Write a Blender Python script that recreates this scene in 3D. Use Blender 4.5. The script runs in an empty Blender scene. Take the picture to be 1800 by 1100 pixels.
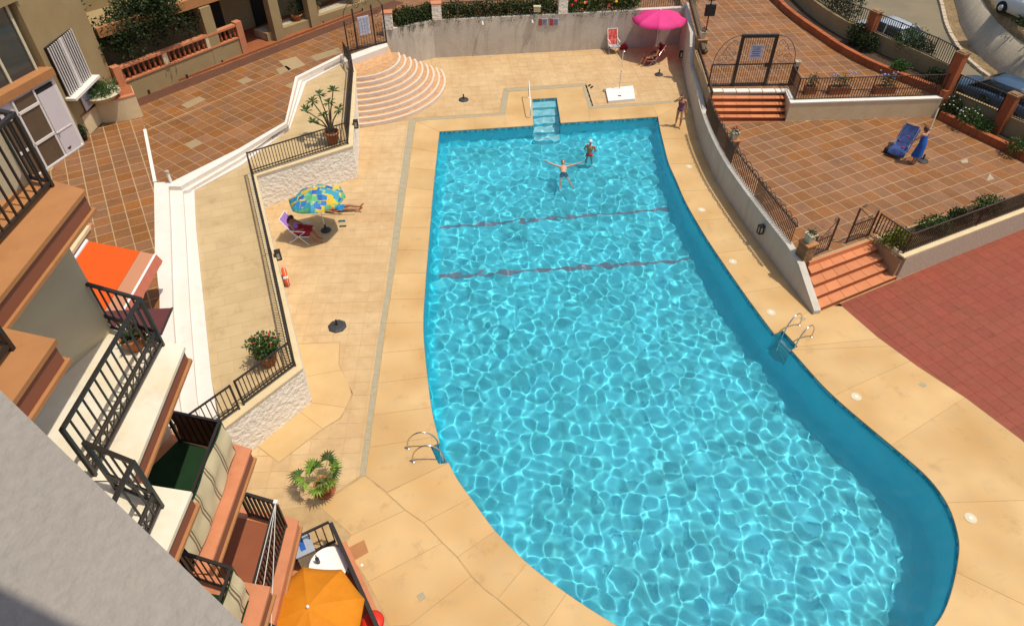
import bpy, math, random
import numpy as np
from mathutils import Vector, Matrix
from mathutils.geometry import tessellate_polygon
sc = bpy.context.scene
col = sc.collection
R = math.radians
random.seed(7)
rng = np.random.default_rng(11)

# ------------------------------------------------------------------ camera
CAMH = 16.0
FPX, PCX, PCY = 1210.0, 900.0, 550.0            # focal length and centre in photograph pixels (1800 wide)
PITCH = math.atan2(FPX, 1280.0)
cam = bpy.data.cameras.new('camera'); cam_o = bpy.data.objects.new('camera', cam); col.objects.link(cam_o)
cam.sensor_width = 36; cam.lens = 36 * FPX / 1800; cam.clip_start = .05; cam.clip_end = 600
cam_o.location = (0, 0, CAMH); cam_o.rotation_euler = (math.pi / 2 - PITCH, 0, 0)
sc.camera = cam_o

# ------------------------------------------------------------------ sky, sun, exposure
SUN = Vector((.36, -.08, 1)).normalized()
w = bpy.data.worlds.new('World'); sc.world = w; w.use_nodes = True
sky = w.node_tree.nodes.new('ShaderNodeTexSky'); sky.sky_type = 'NISHITA'; sky.sun_disc = False; sky.air_density = 1.0; sky.dust_density = 3.0; sky.ozone_density = .6
sky.sun_elevation = math.asin(SUN.z); sky.sun_rotation = math.atan2(SUN.x, SUN.y)
bg = w.node_tree.nodes['Background']; bg.inputs[1].default_value = .135
w.node_tree.links.new(sky.outputs[0], bg.inputs[0])
sl = bpy.data.lights.new('sun', 'SUN'); sl.energy = 3.6; sl.angle = R(.53); sl.color = (1, .91, .76)
sun_o = bpy.data.objects.new('sun', sl); col.objects.link(sun_o); sun_o.location = (10, 0, 40)
sun_o.rotation_euler = SUN.to_track_quat('Z', 'Y').to_euler()
sl.cycles.is_caustics_light = True              # real refracted sunlight on the pool floor
sc.view_settings.view_transform = 'Standard'; sc.view_settings.look = 'None'
sc.view_settings.exposure = 0; sc.view_settings.gamma = 1; sc.view_settings.use_curve_mapping = False
sc.cycles.use_denoising = True
sc.cycles.caustics_refractive = True; sc.cycles.caustics_reflective = False
sc.cycles.sample_clamp_indirect = 3
sc.cycles.max_bounces = 8; sc.cycles.diffuse_bounces = 3; sc.cycles.transparent_max_bounces = 8

# ------------------------------------------------------------------ where a point of the ground plan is
_sp, _cp = math.sin(PITCH), math.cos(PITCH)
def at(x, y, z=0.):
    u, v = (x - PCX) / FPX, (y - PCY) / FPX
    d = (u, _cp - v * _sp, -_sp - v * _cp); t = (z - CAMH) / d[2]
    return Vector((d[0] * t, d[1] * t, z))
def at2(x, y, z=0.): return at(x, y, z).to_2d()
def pix(p):
    z = p[1] * _cp - (p[2] - CAMH) * _sp; w_ = p[1] * _sp + (p[2] - CAMH) * _cp
    return (PCX + FPX * p[0] / z, PCY - FPX * w_ / z) if z > .1 else (-9e3, -9e3)

# ------------------------------------------------------------------ materials
MATS = {}
def M(name, c, rough=.75, c2=None, ns=3., na=0., var=0., bump=0., bs=40., spec=.3, metal=0., ns2=None, na2=0., island=False, trans=0., sat=0., spots=0., streak=0.):
    if name in MATS: return MATS[name]
    m = bpy.data.materials.new(name); m.use_nodes = True; t = m.node_tree; N = t.nodes.new; Lk = t.links.new
    b = t.nodes['Principled BSDF']
    b.inputs['Roughness'].default_value = rough; b.inputs['Metallic'].default_value = metal
    b.inputs['Specular IOR Level'].default_value = spec
    geo = N('ShaderNodeNewGeometry'); pos = geo.outputs['Position']
    cur = None
    rgb = N('ShaderNodeRGB'); rgb.outputs[0].default_value = (*c, 1); cur = rgb.outputs[0]
    if c2 is not None and na:
        n = N('ShaderNodeTexNoise'); n.inputs['Scale'].default_value = ns; n.inputs['Detail'].default_value = 6; n.inputs['Roughness'].default_value = .62
        Lk(pos, n.inputs['Vector'])
        r = N('ShaderNodeMapRange'); r.inputs[1].default_value = .38; r.inputs[2].default_value = .68; r.inputs[4].default_value = na
        Lk(n.outputs[0], r.inputs[0])
        mx = N('ShaderNodeMixRGB'); mx.inputs[2].default_value = (*c2, 1); Lk(r.outputs[0], mx.inputs[0]); Lk(cur, mx.inputs[1]); cur = mx.outputs[0]
    for amt, sc3, lo, hi, ns_ in ((spots, (1, 1, 1), .56, .72, 1.6), (spots * .8, (1, 1, 1), .62, .7, 11.), (streak, (1, 1, .12), .5, .72, 3.2)):
        if not amt: continue
        vm = N('ShaderNodeVectorMath'); vm.operation = 'MULTIPLY'; vm.inputs[1].default_value = sc3; Lk(pos, vm.inputs[0])
        nz = N('ShaderNodeTexNoise'); nz.inputs['Scale'].default_value = ns_; nz.inputs['Detail'].default_value = 9; nz.inputs['Roughness'].default_value = .7; Lk(vm.outputs[0], nz.inputs['Vector'])
        rz_ = N('ShaderNodeMapRange'); rz_.inputs[1].default_value = lo; rz_.inputs[2].default_value = hi; rz_.inputs[4].default_value = amt; Lk(nz.outputs[0], rz_.inputs[0])
        mz = N('ShaderNodeMixRGB'); mz.inputs[2].default_value = (c[0] * .45, c[1] * .40, c[2] * .36, 1); Lk(rz_.outputs[0], mz.inputs[0]); Lk(cur, mz.inputs[1]); cur = mz.outputs[0]   # dirt, wear and stains
    if var or na2:
        hs = N('ShaderNodeHueSaturation'); Lk(cur, hs.inputs['Color']); val = None
        if var:
            oi = N('ShaderNodeObjectInfo'); ad = N('ShaderNodeMath'); ad.operation = 'ADD'
            Lk(oi.outputs['Random'], ad.inputs[0]); Lk(geo.outputs['Random Per Island'], ad.inputs[1])
            fr = N('ShaderNodeMath'); fr.operation = 'FRACT'; Lk(ad.outputs[0], fr.inputs[0])
            mr = N('ShaderNodeMapRange'); mr.inputs[3].default_value = 1 - var; mr.inputs[4].default_value = 1 + var; Lk(fr.outputs[0], mr.inputs[0]); val = mr.outputs[0]
            if sat:
                m7 = N('ShaderNodeMath'); m7.operation = 'MULTIPLY'; m7.inputs[1].default_value = 7.31; Lk(fr.outputs[0], m7.inputs[0])
                f7 = N('ShaderNodeMath'); f7.operation = 'FRACT'; Lk(m7.outputs[0], f7.inputs[0])
                ms = N('ShaderNodeMapRange'); ms.inputs[3].default_value = 1 - sat; ms.inputs[4].default_value = 1 + sat * .6; Lk(f7.outputs[0], ms.inputs[0]); Lk(ms.outputs[0], hs.inputs['Saturation'])
        if na2:
            n2 = N('ShaderNodeTexNoise'); n2.inputs['Scale'].default_value = ns2 or 25; n2.inputs['Detail'].default_value = 5; Lk(pos, n2.inputs['Vector'])
            r2 = N('ShaderNodeMapRange'); r2.inputs[1].default_value = .3; r2.inputs[2].default_value = .7; r2.inputs[3].default_value = 1 - na2; r2.inputs[4].default_value = 1 + na2; Lk(n2.outputs[0], r2.inputs[0])
            if val is None: val = r2.outputs[0]
            else:
                mu = N('ShaderNodeMath'); mu.operation = 'MULTIPLY'; Lk(val, mu.inputs[0]); Lk(r2.outputs[0], mu.inputs[1]); val = mu.outputs[0]
        Lk(val, hs.inputs['Value']); cur = hs.outputs[0]
    Lk(cur, b.inputs['Base Color'])
    if bump:
        nb = N('ShaderNodeTexNoise'); nb.inputs['Scale'].default_value = bs; nb.inputs['Detail'].default_value = 4; Lk(pos, nb.inputs['Vector'])
        bp = N('ShaderNodeBump'); bp.inputs['Strength'].default_value = min(1, bump); bp.inputs['Distance'].default_value = .6 / bs * max(1, bump); Lk(nb.outputs[0], bp.inputs['Height']); Lk(bp.outputs[0], b.inputs['Normal'])
    if trans:
        tr = N('ShaderNodeBsdfTranslucent'); Lk(cur, tr.inputs[0]); mxs = N('ShaderNodeMixShader'); mxs.inputs[0].default_value = trans
        Lk(b.outputs[0], mxs.inputs[1]); Lk(tr.outputs[0], mxs.inputs[2]); Lk(mxs.outputs[0], t.nodes['Material Output'].inputs[0])
    m.diffuse_color = (*c, 1); MATS[name] = m; return m

M('slab', (.565, .385, .185), .8, (.44, .262, .10), .55, .9, .04, .15, 60, .2, ns2=2.2, na2=.085, spots=.38)
M('slab_cream', (.575, .395, .19), .8, (.50, .32, .135), 1.1, .6, .04, .15, 60, .2)
M('deck_tile', (.535, .38, .205), .82, (.45, .285, .135), .5, .8, .035, .2, 50, .2, ns2=3, na2=.07, spots=.32)
M('walk_tile', (.50, .375, .205), .85, (.41, .295, .15), .8, .7, .04, .2, 50, .2, spots=.35)
M('grout', (.44, .30, .145), .9, (.25, .16, .07), 3, .5)
M('grout_walk', (.37, .265, .14), .9)
M('drain', (.36, .32, .22), .85, (.3, .24, .14), 5, .6, na2=.1)
M('terracotta', (.25, .102, .032), .62, (.165, .075, .027), .6, .85, .11, .25, 30, .35, ns2=12, na2=.13, sat=.1, spots=.4)
M('terracotta_pale', (.33, .24, .13), .7, (.28, .2, .11), 3, .5, .1)
M('terracotta_grout', (.41, .30, .17), .9, (.30, .195, .095), .8, .7)
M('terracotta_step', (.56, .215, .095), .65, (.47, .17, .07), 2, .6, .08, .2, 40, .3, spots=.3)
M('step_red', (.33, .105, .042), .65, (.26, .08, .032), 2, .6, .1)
M('ledge', (.39, .18, .068), .7, (.32, .14, .052), 2, .6, .05, .2, 40, spots=.35)
M('ledge_dark', (.24, .085, .045), .7)
M('ledge_pink', (.52, .205, .10), .72, (.43, .16, .075), 3, .6, .05, .2, 40, spots=.35)
M('court', (.24, .054, .031), .7, (.215, .062, .031), .7, .8, .06, .15, 50, .3, ns2=6, na2=.08, spots=.4)
M('court_grout', (.155, .037, .02), .85)
M('white', (.74, .70, .63), .8, (.66, .6, .51), 1.2, .5, 0, .25, 60, .2)
M('white_rough', (.82, .77, .68), .85, (.74, .67, .56), .9, .5, 0, .9, 7, .2)
M('white_tier', (.70, .65, .59), .75, (.66, .55, .45), 1.0, .4, 0, .1, 40, .2, ns2=20, na2=.03, spots=.2)
M('wall_grey', (.56, .515, .44), .9, (.47, .42, .35), .6, .7, 0, .3, 14, .15, ns2=2, na2=.06, streak=.45)
M('cream_wall', (.66, .54, .33), .85, (.55, .42, .24), 2, .6, 0, .5, 30, .2)
M('ochre_wall', (.33, .245, .125), .85, (.27, .19, .09), 1.2, .6, 0, .3, 30, .2)
M('olive_wall', (.50, .44, .31), .85, (.45, .38, .27), 1.5, .5, 0, .2, 40, .2)
M('parapet_grey', (.315, .285, .255), .85, (.275, .25, .225), 2.5, .6, 0, .45, 26, .2, ns2=40, na2=.05, spots=.14)  # ledge render: grey base colour with fine mottling
M('curved_wall_paint', (.52, .48, .41), .85, (.45, .41, .34), 1.0, .5, 0, .25, 40, .2, streak=.4)
M('pebble', (.52, .43, .32), .9, (.40, .32, .23), 14, .7, 0, 1.2, 30, .2, ns2=60, na2=.2)
M('iron', (.022, .017, .014), .45, spec=.5)
M('iron_brown', (.05, .025, .016), .5, spec=.5)
M('steel', (.62, .6, .57), .22, metal=1)
M('white_metal', (.78, .77, .75), .4, spec=.5)
M('black_plastic', (.018, .018, .018), .45, spec=.5)
M('dark_base', (.035, .036, .04), .6, (.06, .06, .06), 6, .5)
M('concrete', (.47, .405, .30), .9, (.36, .30, .21), 1.2, .7, 0, .5, 30, ns2=9, na2=.1)
M('asphalt', (.20, .165, .105), .9, (.15, .125, .08), .6, .7, 0, .4, 60, ns2=30, na2=.1)
M('dirt', (.26, .18, .09), .95, (.16, .11, .055), .8, .8, 0, 1.0, 8, ns2=6, na2=.25)
M('soil', (.07, .045, .025), .95, (.05, .03, .015), 5, .6, 0, 1, 20)
M('brick_red', (.36, .105, .035), .75, (.25, .07, .03), 2, .6, .1, .4, 40)
M('brick', (.28, .16, .075), .85, (.2, .12, .06), 5, .6, .22, .5, 50)
M('pot', (.40, .135, .05), .7, (.32, .1, .04), 6, .6, 0, .2, 40)
M('pot_pale', (.58, .52, .37), .75, (.48, .42, .28), 6, .5)
M('pot_dark', (.05, .02, .018), .4)
M('pool_tile', (.10, .66, .82), .5, (.05, .38, .42), 1.1, .75, 0, 0, 0, .3, ns2=.5, na2=.16, spots=.6)
M('pool_wall', (.035, .62, .80), .5, (.028, .54, .72), 1.2, .6, 0)
M('lane', (.19, .14, .19), .6)
M('skin', (.46, .22, .12), .55, spec=.4); M('skin_tan', (.34, .14, .07), .5, spec=.4); M('skin_pale', (.56, .31, .19), .55, spec=.4)
M('hair_dark', (.018, .011, .008), .5); M('hair_brown', (.07, .035, .018), .5)
M('cloth_red', (.40, .012, .022), .85, (.3, .01, .02), 8, .5); M('cloth_blue', (.02, .11, .42), .85, (.015, .075, .3), 9, .6)
M('cloth_purple', (.36, .19, .55), .8); M('cloth_navy', (.022, .04, .13), .85, (.05, .09, .26), 6, .8)
M('swim_pattern', (.12, .045, .12), .8, (.30, .10, .12), 14, .9); M('swim_red', (.55, .03, .05), .7); M('shorts_blue', (.02, .16, .40), .8, (.03, .28, .5), 9, .6)
M('cap_white', (.75, .68, .66), .6); M('cloth_green', (.1, .34, .12), .8); M('rubber_blue', (.02, .05, .09), .7)
M('stripe_white', (.72, .7, .66), .8)
M('lamp_glass', (.6, .55, .45), .3, spec=.6)
M('glass', (.03, .04, .045), .08, spec=.8); M('glass_brown', (.10, .07, .045), .25, (.13, .09, .06), 3, .5, spec=.5)
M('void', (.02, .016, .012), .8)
M('door_white', (.58, .54, .56), .5, (.52, .48, .5), 2, .4); M('frame_white', (.66, .63, .6), .5)
M('awning', (.64, .088, .005), .8, (.58, .075, .004), 3, .4, trans=.1); M('awning_pale', (.44, .20, .11), .8)
M('valance', (.52, .16, .10), .85, trans=.15)
M('pink', (.80, .06, .27), .7, (.74, .045, .24), 4, .5, .05, trans=.25)
M('orange_cloth', (.72, .26, .012), .75, (.62, .205, .008), 4, .6, .05, trans=.25)
M('lifebuoy', (.72, .09, .015), .5, spec=.4)
M('sign_white', (.55, .52, .55), .6); M('sign_red', (.36, .05, .06), .6); M('sign_ink', (.12, .13, .2), .7); M('sign_blue', (.34, .37, .52), .5, (.6, .6, .65), 9, .6)
M('beige_box', (.5, .45, .28), .7)
M('leaf', (.055, .115, .022), .6, (.03, .07, .014), 3, .6, .45, spec=.3, trans=.3, sat=.2)
M('leaf_dark', (.03, .052, .014), .65, (.018, .034, .01), 3, .6, .45, spec=.25, trans=.2, sat=.2)
M('leaf_hedge', (.032, .06, .015), .7, (.045, .06, .02), 2, .6, .5, spec=.2, trans=.2, sat=.25)
M('leaf_yellow', (.16, .19, .02), .65, (.1, .13, .018), 3, .6, .4, trans=.3)
M('leaf_lime', (.20, .32, .045), .6, (.14, .24, .035), 3, .6, .4, trans=.3)
M('petal_red', (.55, .03, .04), .7); M('petal_yellow', (.7, .4, .03), .7); M('petal_white', (.7, .68, .6), .7); M('petal_blue', (.3, .32, .6), .7)
M('bark', (.14, .10, .06), .9, (.09, .06, .04), 6, .6)
M('green_felt', (.009, .036, .011), .95, (.006, .024, .008), 4, .6, 0, .6, 60)
M('marble', (.72, .68, .57), .55, (.60, .48, .26), 1.3, .55, .03, 0, 0, .4, spots=.25)
M('red_floor', (.27, .082, .036), .7, (.22, .066, .03), 2, .6)
M('rope', (.6, .58, .54), .8)
M('paint_silver', (.42, .46, .50), .3, spec=.6, metal=.3); M('paint_blue', (.035, .07, .12), .3, spec=.6); M('paint_white', (.66, .68, .64), .3, spec=.6)
M('tyre', (.02, .02, .02), .8); M('red_plastic', (.6, .03, .012), .4)

def pattern_cloth():
    m = bpy.data.materials.new('patterned_cloth'); m.use_nodes = True; t = m.node_tree; N = t.nodes.new; b = t.nodes['Principled BSDF']; b.inputs['Roughness'].default_value = .75
    tc = N('ShaderNodeTexCoord'); v = N('ShaderNodeTexVoronoi'); v.distance = 'CHEBYCHEV'; v.inputs['Scale'].default_value = 4.2; t.links.new(tc.outputs['Object'], v.inputs[0])
    sx = N('ShaderNodeSeparateColor'); t.links.new(v.outputs['Color'], sx.inputs[0])
    r = N('ShaderNodeValToRGB'); r.color_ramp.interpolation = 'CONSTANT'; e = r.color_ramp.elements
    e[0].position = 0; e[0].color = (.015, .10, .34, 1); e[1].position = .28; e[1].color = (.03, .26, .36, 1)
    for p, c in ((.5, (.10, .36, .14, 1)), (.68, (.62, .38, .02, 1)), (.78, (.02, .16, .42, 1))): x = e.new(p); x.color = c
    t.links.new(sx.outputs[0], r.inputs[0])
    v2 = N('ShaderNodeTexVoronoi'); v2.distance = 'CHEBYCHEV'; v2.feature = 'DISTANCE_TO_EDGE' if False else 'F1'; v2.inputs['Scale'].default_value = 4.2; t.links.new(tc.outputs['Object'], v2.inputs[0])
    g = N('ShaderNodeMath'); g.operation = 'GREATER_THAN'; g.inputs[1].default_value = .5; t.links.new(v2.outputs['Distance'], g.inputs[0])
    r2 = N('ShaderNodeValToRGB'); r2.color_ramp.interpolation = 'CONSTANT'; e = r2.color_ramp.elements; e[0].color = (.66, .42, .03, 1); e[1].position = .5; e[1].color = (.16, .42, .2, 1); t.links.new(sx.outputs[1], r2.inputs[0])
    mx = N('ShaderNodeMixRGB'); t.links.new(g.outputs[0], mx.inputs[0]); t.links.new(r.outputs[0], mx.inputs[1]); t.links.new(r2.outputs[0], mx.inputs[2])
    t.links.new(mx.outputs[0], b.inputs['Base Color']); MATS['patterned_cloth'] = m
pattern_cloth()
def stripe_cloth():
    m = bpy.data.materials.new('striped_screen'); m.use_nodes = True; t = m.node_tree; N = t.nodes.new; b = t.nodes['Principled BSDF']; b.inputs['Roughness'].default_value = .85
    g = N('ShaderNodeNewGeometry'); s = N('ShaderNodeSeparateXYZ'); t.links.new(g.outputs['Position'], s.inputs[0])
    def band(period, lo, hi):
        a = N('ShaderNodeMath'); a.operation = 'DIVIDE'; a.inputs[1].default_value = period; t.links.new(s.outputs[1], a.inputs[0])
        f = N('ShaderNodeMath'); f.operation = 'FRACT'; t.links.new(a.outputs[0], f.inputs[0])
        c = N('ShaderNodeMath'); c.operation = 'COMPARE'; c.inputs[1].default_value = (lo + hi) / 2; c.inputs[2].default_value = (hi - lo) / 2; t.links.new(f.outputs[0], c.inputs[0]); return c.outputs[0]
    a = band(.5, .0, .26); c = band(.0625, .0, .55)
    mu = N('ShaderNodeMath'); mu.operation = 'MULTIPLY'; t.links.new(a, mu.inputs[0]); t.links.new(c, mu.inputs[1])
    mx = N('ShaderNodeMixRGB'); mx.inputs[1].default_value = (.60, .51, .31, 1); mx.inputs[2].default_value = (.19, .14, .075, 1); t.links.new(mu.outputs[0], mx.inputs[0]); t.links.new(mx.outputs[0], b.inputs['Base Color']); MATS['striped_screen'] = m
stripe_cloth()
def water_mat():
    m = bpy.data.materials.new('water'); m.use_nodes = True; t = m.node_tree
    for n in list(t.nodes): t.nodes.remove(n)
    g = t.nodes.new('ShaderNodeBsdfGlass'); g.inputs['IOR'].default_value = 1.33; g.inputs['Roughness'].default_value = 0; g.inputs[0].default_value = (.93, .99, 1, 1)
    o = t.nodes.new('ShaderNodeOutputMaterial'); df = t.nodes.new('ShaderNodeBsdfDiffuse'); df.inputs[0].default_value = (.06, .62, .80, 1); mx = t.nodes.new('ShaderNodeMixShader'); mx.inputs[0].default_value = .095   # fine particles in the water scatter some light back
    t.links.new(g.outputs[0], mx.inputs[1]); t.links.new(df.outputs[0], mx.inputs[2]); t.links.new(mx.outputs[0], o.inputs[0]); MATS['water'] = m
water_mat()
def mosaic_mat():
    m = bpy.data.materials.new('waterline_mosaic'); m.use_nodes = True; t = m.node_tree; N = t.nodes.new; b = t.nodes['Principled BSDF']; b.inputs['Roughness'].default_value = .3
    g = N('ShaderNodeNewGeometry'); v = N('ShaderNodeTexVoronoi'); v.distance = 'CHEBYCHEV'; v.inputs['Scale'].default_value = 11; v.inputs['Randomness'].default_value = .15; t.links.new(g.outputs['Position'], v.inputs[0])
    r = N('ShaderNodeValToRGB'); r.color_ramp.interpolation = 'CONSTANT'; e = r.color_ramp.elements; e[0].color = (.05, .24, .32, 1); e[1].position = .5; e[1].color = (.16, .46, .54, 1)
    s = N('ShaderNodeSeparateColor'); t.links.new(v.outputs['Color'], s.inputs[0]); t.links.new(s.outputs[0], r.inputs[0]); t.links.new(r.outputs[0], b.inputs['Base Color']); MATS['waterline_mosaic'] = m
mosaic_mat()

# ------------------------------------------------------------------ mesh helpers
class MB:
    def __init__(s): s.v = []; s.f = []; s.mi = []; s.cm = 0
    def add(s, v, f):
        o = len(s.v); s.v += [tuple(p) for p in v]; s.f += [tuple(i + o for i in q) for q in f]; s.mi += [s.cm] * len(f); return s
    def box(s, c, sz, rz=0.):
        cx, cy, cz = c; a, b, h = sz[0] / 2, sz[1] / 2, sz[2] / 2; co, si = math.cos(rz), math.sin(rz)
        v = [(cx + x * co - y * si, cy + x * si + y * co, cz + z) for z in (-h, h) for x, y in ((-a, -b), (a, -b), (a, b), (-a, b))]
        return s.add(v, [(3, 2, 1, 0), (4, 5, 6, 7), (0, 1, 5, 4), (1, 2, 6, 5), (2, 3, 7, 6), (3, 0, 4, 7)])
    def prism(s, poly, z0, z1):
        n = len(poly); p = [(q[0], q[1]) for q in poly]
        if sum(p[i][0] * p[(i + 1) % n][1] - p[(i + 1) % n][0] * p[i][1] for i in range(n)) < 0: p = p[::-1]
        zz = (lambda q: z1) if not callable(z1) else z1
        v = [(x, y, z0) for x, y in p] + [(x, y, zz((x, y))) for x, y in p]
        tri = tessellate_polygon([[Vector((x, y, 0)) for x, y in p]])
        f = []
        for a, b, c in tri:
            A, B, C = p[a], p[b], p[c]
            if (B[0] - A[0]) * (C[1] - A[1]) - (B[1] - A[1]) * (C[0] - A[0]) < 0: b, c = c, b
            f.append((a + n, b + n, c + n)); f.append((c, b, a))
        f += [(i, (i + 1) % n, (i + 1) % n + n, i + n) for i in range(n)]
        return s.add(v, f)
    def sheet(s, poly, z):
        n = len(poly); p = [(q[0], q[1]) for q in poly]
        tri = tessellate_polygon([[Vector((x, y, 0)) for x, y in p]]); f = []
        for a, b, c in tri:
            A, B, C = p[a], p[b], p[c]
            f.append((a, b, c) if (B[0] - A[0]) * (C[1] - A[1]) - (B[1] - A[1]) * (C[0] - A[0]) > 0 else (a, c, b))
        return s.add([(x, y, z) for x, y in p], f)
    def tube(s, path, r, n=6, closed=False, cap=True):
        P = [Vector(p) for p in path]; m = len(P); rr = r if isinstance(r, (list, tuple)) else [r] * m; v = []; f = []; up = None
        for i in range(m):
            if closed: t = P[(i + 1) % m] - P[i - 1]
            else: t = P[min(i + 1, m - 1)] - P[max(i - 1, 0)]
            t.normalize()
            if up is None: up = Vector((0, 0, 1)) if abs(t.z) < .9 else Vector((1, 0, 0))
            sx = up.cross(t); sx.normalize(); up = t.cross(sx); up.normalize()
            for k in range(n):
                a = 2 * math.pi * (k + .5) / n; v.append(P[i] + sx * math.cos(a) * rr[i] + up * math.sin(a) * rr[i])
        for i in range(m if closed else m - 1):
            j = (i + 1) % m
            for k in range(n): f.append((i * n + k, i * n + (k + 1) % n, j * n + (k + 1) % n, j * n + k))
        if cap and not closed: f.append(tuple(range(n))[::-1]); f.append(tuple((m - 1) * n + k for k in range(n)))
        return s.add(v, f)
    def bar(s, a, b, w, h=None): # square bar
        a, b = Vector(a), Vector(b); h = h or w; t = (b - a).normalized(); up = Vector((0, 0, 1)) if abs(t.z) < .95 else Vector((0, 1, 0))
        x = t.cross(up).normalized() * w / 2; y = x.cross(t).normalized() * h / 2
        v = [p + q for p in (a, b) for q in (-x - y, x - y, x + y, -x + y)]
        return s.add(v, [(3, 2, 1, 0), (4, 5, 6, 7), (0, 1, 5, 4), (1, 2, 6, 5), (2, 3, 7, 6), (3, 0, 4, 7)])
    def lathe(s, prof, c=(0, 0, 0), n=16, sx=1., sy=1., rz=0.):
        v = []; f = []; m = len(prof)
        for r, z in prof:
            for k in range(n):
                a = 2 * math.pi * k / n + rz; v.append((c[0] + r * sx * math.cos(a), c[1] + r * sy * math.sin(a), c[2] + z))
        for i in range(m - 1):
            for k in range(n): f.append((i * n + k, i * n + (k + 1) % n, (i + 1) * n + (k + 1) % n, (i + 1) * n + k))
        f.append(tuple(range(n))[::-1]); f.append(tuple((m - 1) * n + k for k in range(n)))
        return s.add(v, f)
    def ell(s, c, r, rot=None, nu=14, nv=9):
        v = []; f = []; c = Vector(c)
        for i in range(nv + 1):
            th = math.pi * i / nv
            for k in range(nu):
                p = Vector((r[0] * math.sin(th) * math.cos(2 * math.pi * k / nu), r[1] * math.sin(th) * math.sin(2 * math.pi * k / nu), r[2] * math.cos(th)))
                if rot is not None: p = rot @ p
                v.append(c + p)
        for i in range(nv):
            for k in range(nu): f.append((i * nu + k, (i + 1) * nu + k, (i + 1) * nu + (k + 1) % nu, i * nu + (k + 1) % nu))
        return s.add(v, f)
    def cap(s, a, ra, b, rb, n=10): # tapered capsule
        a, b = Vector(a), Vector(b); d = b - a; L = d.length
        if L < 1e-5: return s.ell(a, (ra, ra, ra))
        q = d.to_track_quat('Z', 'Y').to_matrix(); prof = []
        for i in range(4): th = math.pi / 2 * i / 4; prof.append((ra * math.sin(th) + 1e-4, -ra * math.cos(th)))
        prof += [(ra, 0), (rb, L)]
        for i in range(1, 5): th = math.pi / 2 * i / 4; prof.append((rb * math.cos(th) + 1e-4, L + rb * math.sin(th)))
        o = len(s.v); s.lathe(prof, n=n)
        for i in range(o, len(s.v)): s.v[i] = tuple(a + q @ Vector(s.v[i]))
        return s
ORG = {}
def link(o, parent=None):
    col.objects.link(o)
    if parent is not None: o.parent = parent
    return o
def part(name, mb, mat, parent=None, smooth=False, origin=None, kind=None, receiver=False):
    me = bpy.data.meshes.new(name); og = Vector(origin) if origin is not None else (ORG.get(parent.name, Vector()) if parent is not None else Vector())
    me.from_pydata([tuple(Vector(p) - og) for p in mb.v], [], mb.f)
    for q in (mat if isinstance(mat, (list, tuple)) else [mat]): me.materials.append(MATS[q])
    if isinstance(mat, (list, tuple)): me.polygons.foreach_set('material_index', mb.mi)
    if smooth: me.polygons.foreach_set('use_smooth', [True] * len(me.polygons))
    me.update(); o = bpy.data.objects.new(name, me); link(o, parent)
    po = ORG.get(parent.name, Vector()) if parent is not None else Vector()
    o.location = og - po; ORG[o.name] = og
    if kind: o['kind'] = kind
    if receiver: o.cycles.is_caustics_receiver = True
    return o
def inst(name, me, parent, pos, rz=0., scale=None, rot=None):
    o = bpy.data.objects.new(name, me); link(o, parent); o.location = Vector(pos) - ORG.get(parent.name, Vector()); o.rotation_euler = rot if rot is not None else (0, 0, rz)
    if scale: o.scale = scale
    ORG[o.name] = Vector(pos); return o
def mesh_of(mb, mat, name='piece', smooth=False):
    me = bpy.data.meshes.new(name); me.from_pydata(mb.v, [], mb.f); me.materials.append(MATS[mat])
    if smooth: me.polygons.foreach_set('use_smooth', [True] * len(me.polygons))
    me.update(); return me
def tag(o, label, cat, group=None):
    o['label'] = label; o['category'] = cat
    if group: o['group'] = group
    return o
def thing(name, label, cat, loc=(0, 0, 0), group=None):
    o = bpy.data.objects.new(name, None); link(o); o.location = loc; o.empty_display_size = .2; ORG[o.name] = Vector(loc); return tag(o, label, cat, group)
def struct(name, mb, mat, smooth=False): return part(name, mb, mat, None, smooth, kind='structure')
def catmull(P, n=4):
    P = [Vector(p) for p in P]; out = []
    for i in range(len(P) - 1):
        a, b, c, d = P[max(i - 1, 0)], P[i], P[i + 1], P[min(i + 2, len(P) - 1)]
        for k in range(n):
            t = k / n; out.append(.5 * ((2 * b) + (c - a) * t + (2 * a - 5 * b + 4 * c - d) * t * t + (3 * b - a - 3 * c + d) * t ** 3))
    return out + [P[-1]]
def offset(path, d, closed=False):
    P = [Vector((p[0], p[1])) for p in path]; n = len(P); out = []
    for i in range(n):
        a = P[i - 1] if (closed or i > 0) else None; b = P[(i + 1) % n] if (closed or i < n - 1) else None
        ns = []
        if a is not None and (P[i] - a).length > 1e-6: t = (P[i] - a).normalized(); ns.append(Vector((-t.y, t.x)))
        if b is not None and (b - P[i]).length > 1e-6: t = (b - P[i]).normalized(); ns.append(Vector((-t.y, t.x)))
        if not ns: out.append(P[i]); continue
        m = sum(ns, Vector((0, 0))); m = m / len(ns); k = max(m.length_squared, .25); out.append(P[i] + m * d / k)
    return out
def area(p): return .5 * sum(p[i][0] * p[(i + 1) % len(p)][1] - p[(i + 1) % len(p)][0] * p[i][1] for i in range(len(p)))
def inset(poly, d):
    p = [Vector((q[0], q[1])) for q in poly]
    p = [p[i] for i in range(len(p)) if (p[i] - p[i - 1]).length > 1e-4]
    if area(p) < 0: p = p[::-1]
    return offset(p, d, True)
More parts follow.
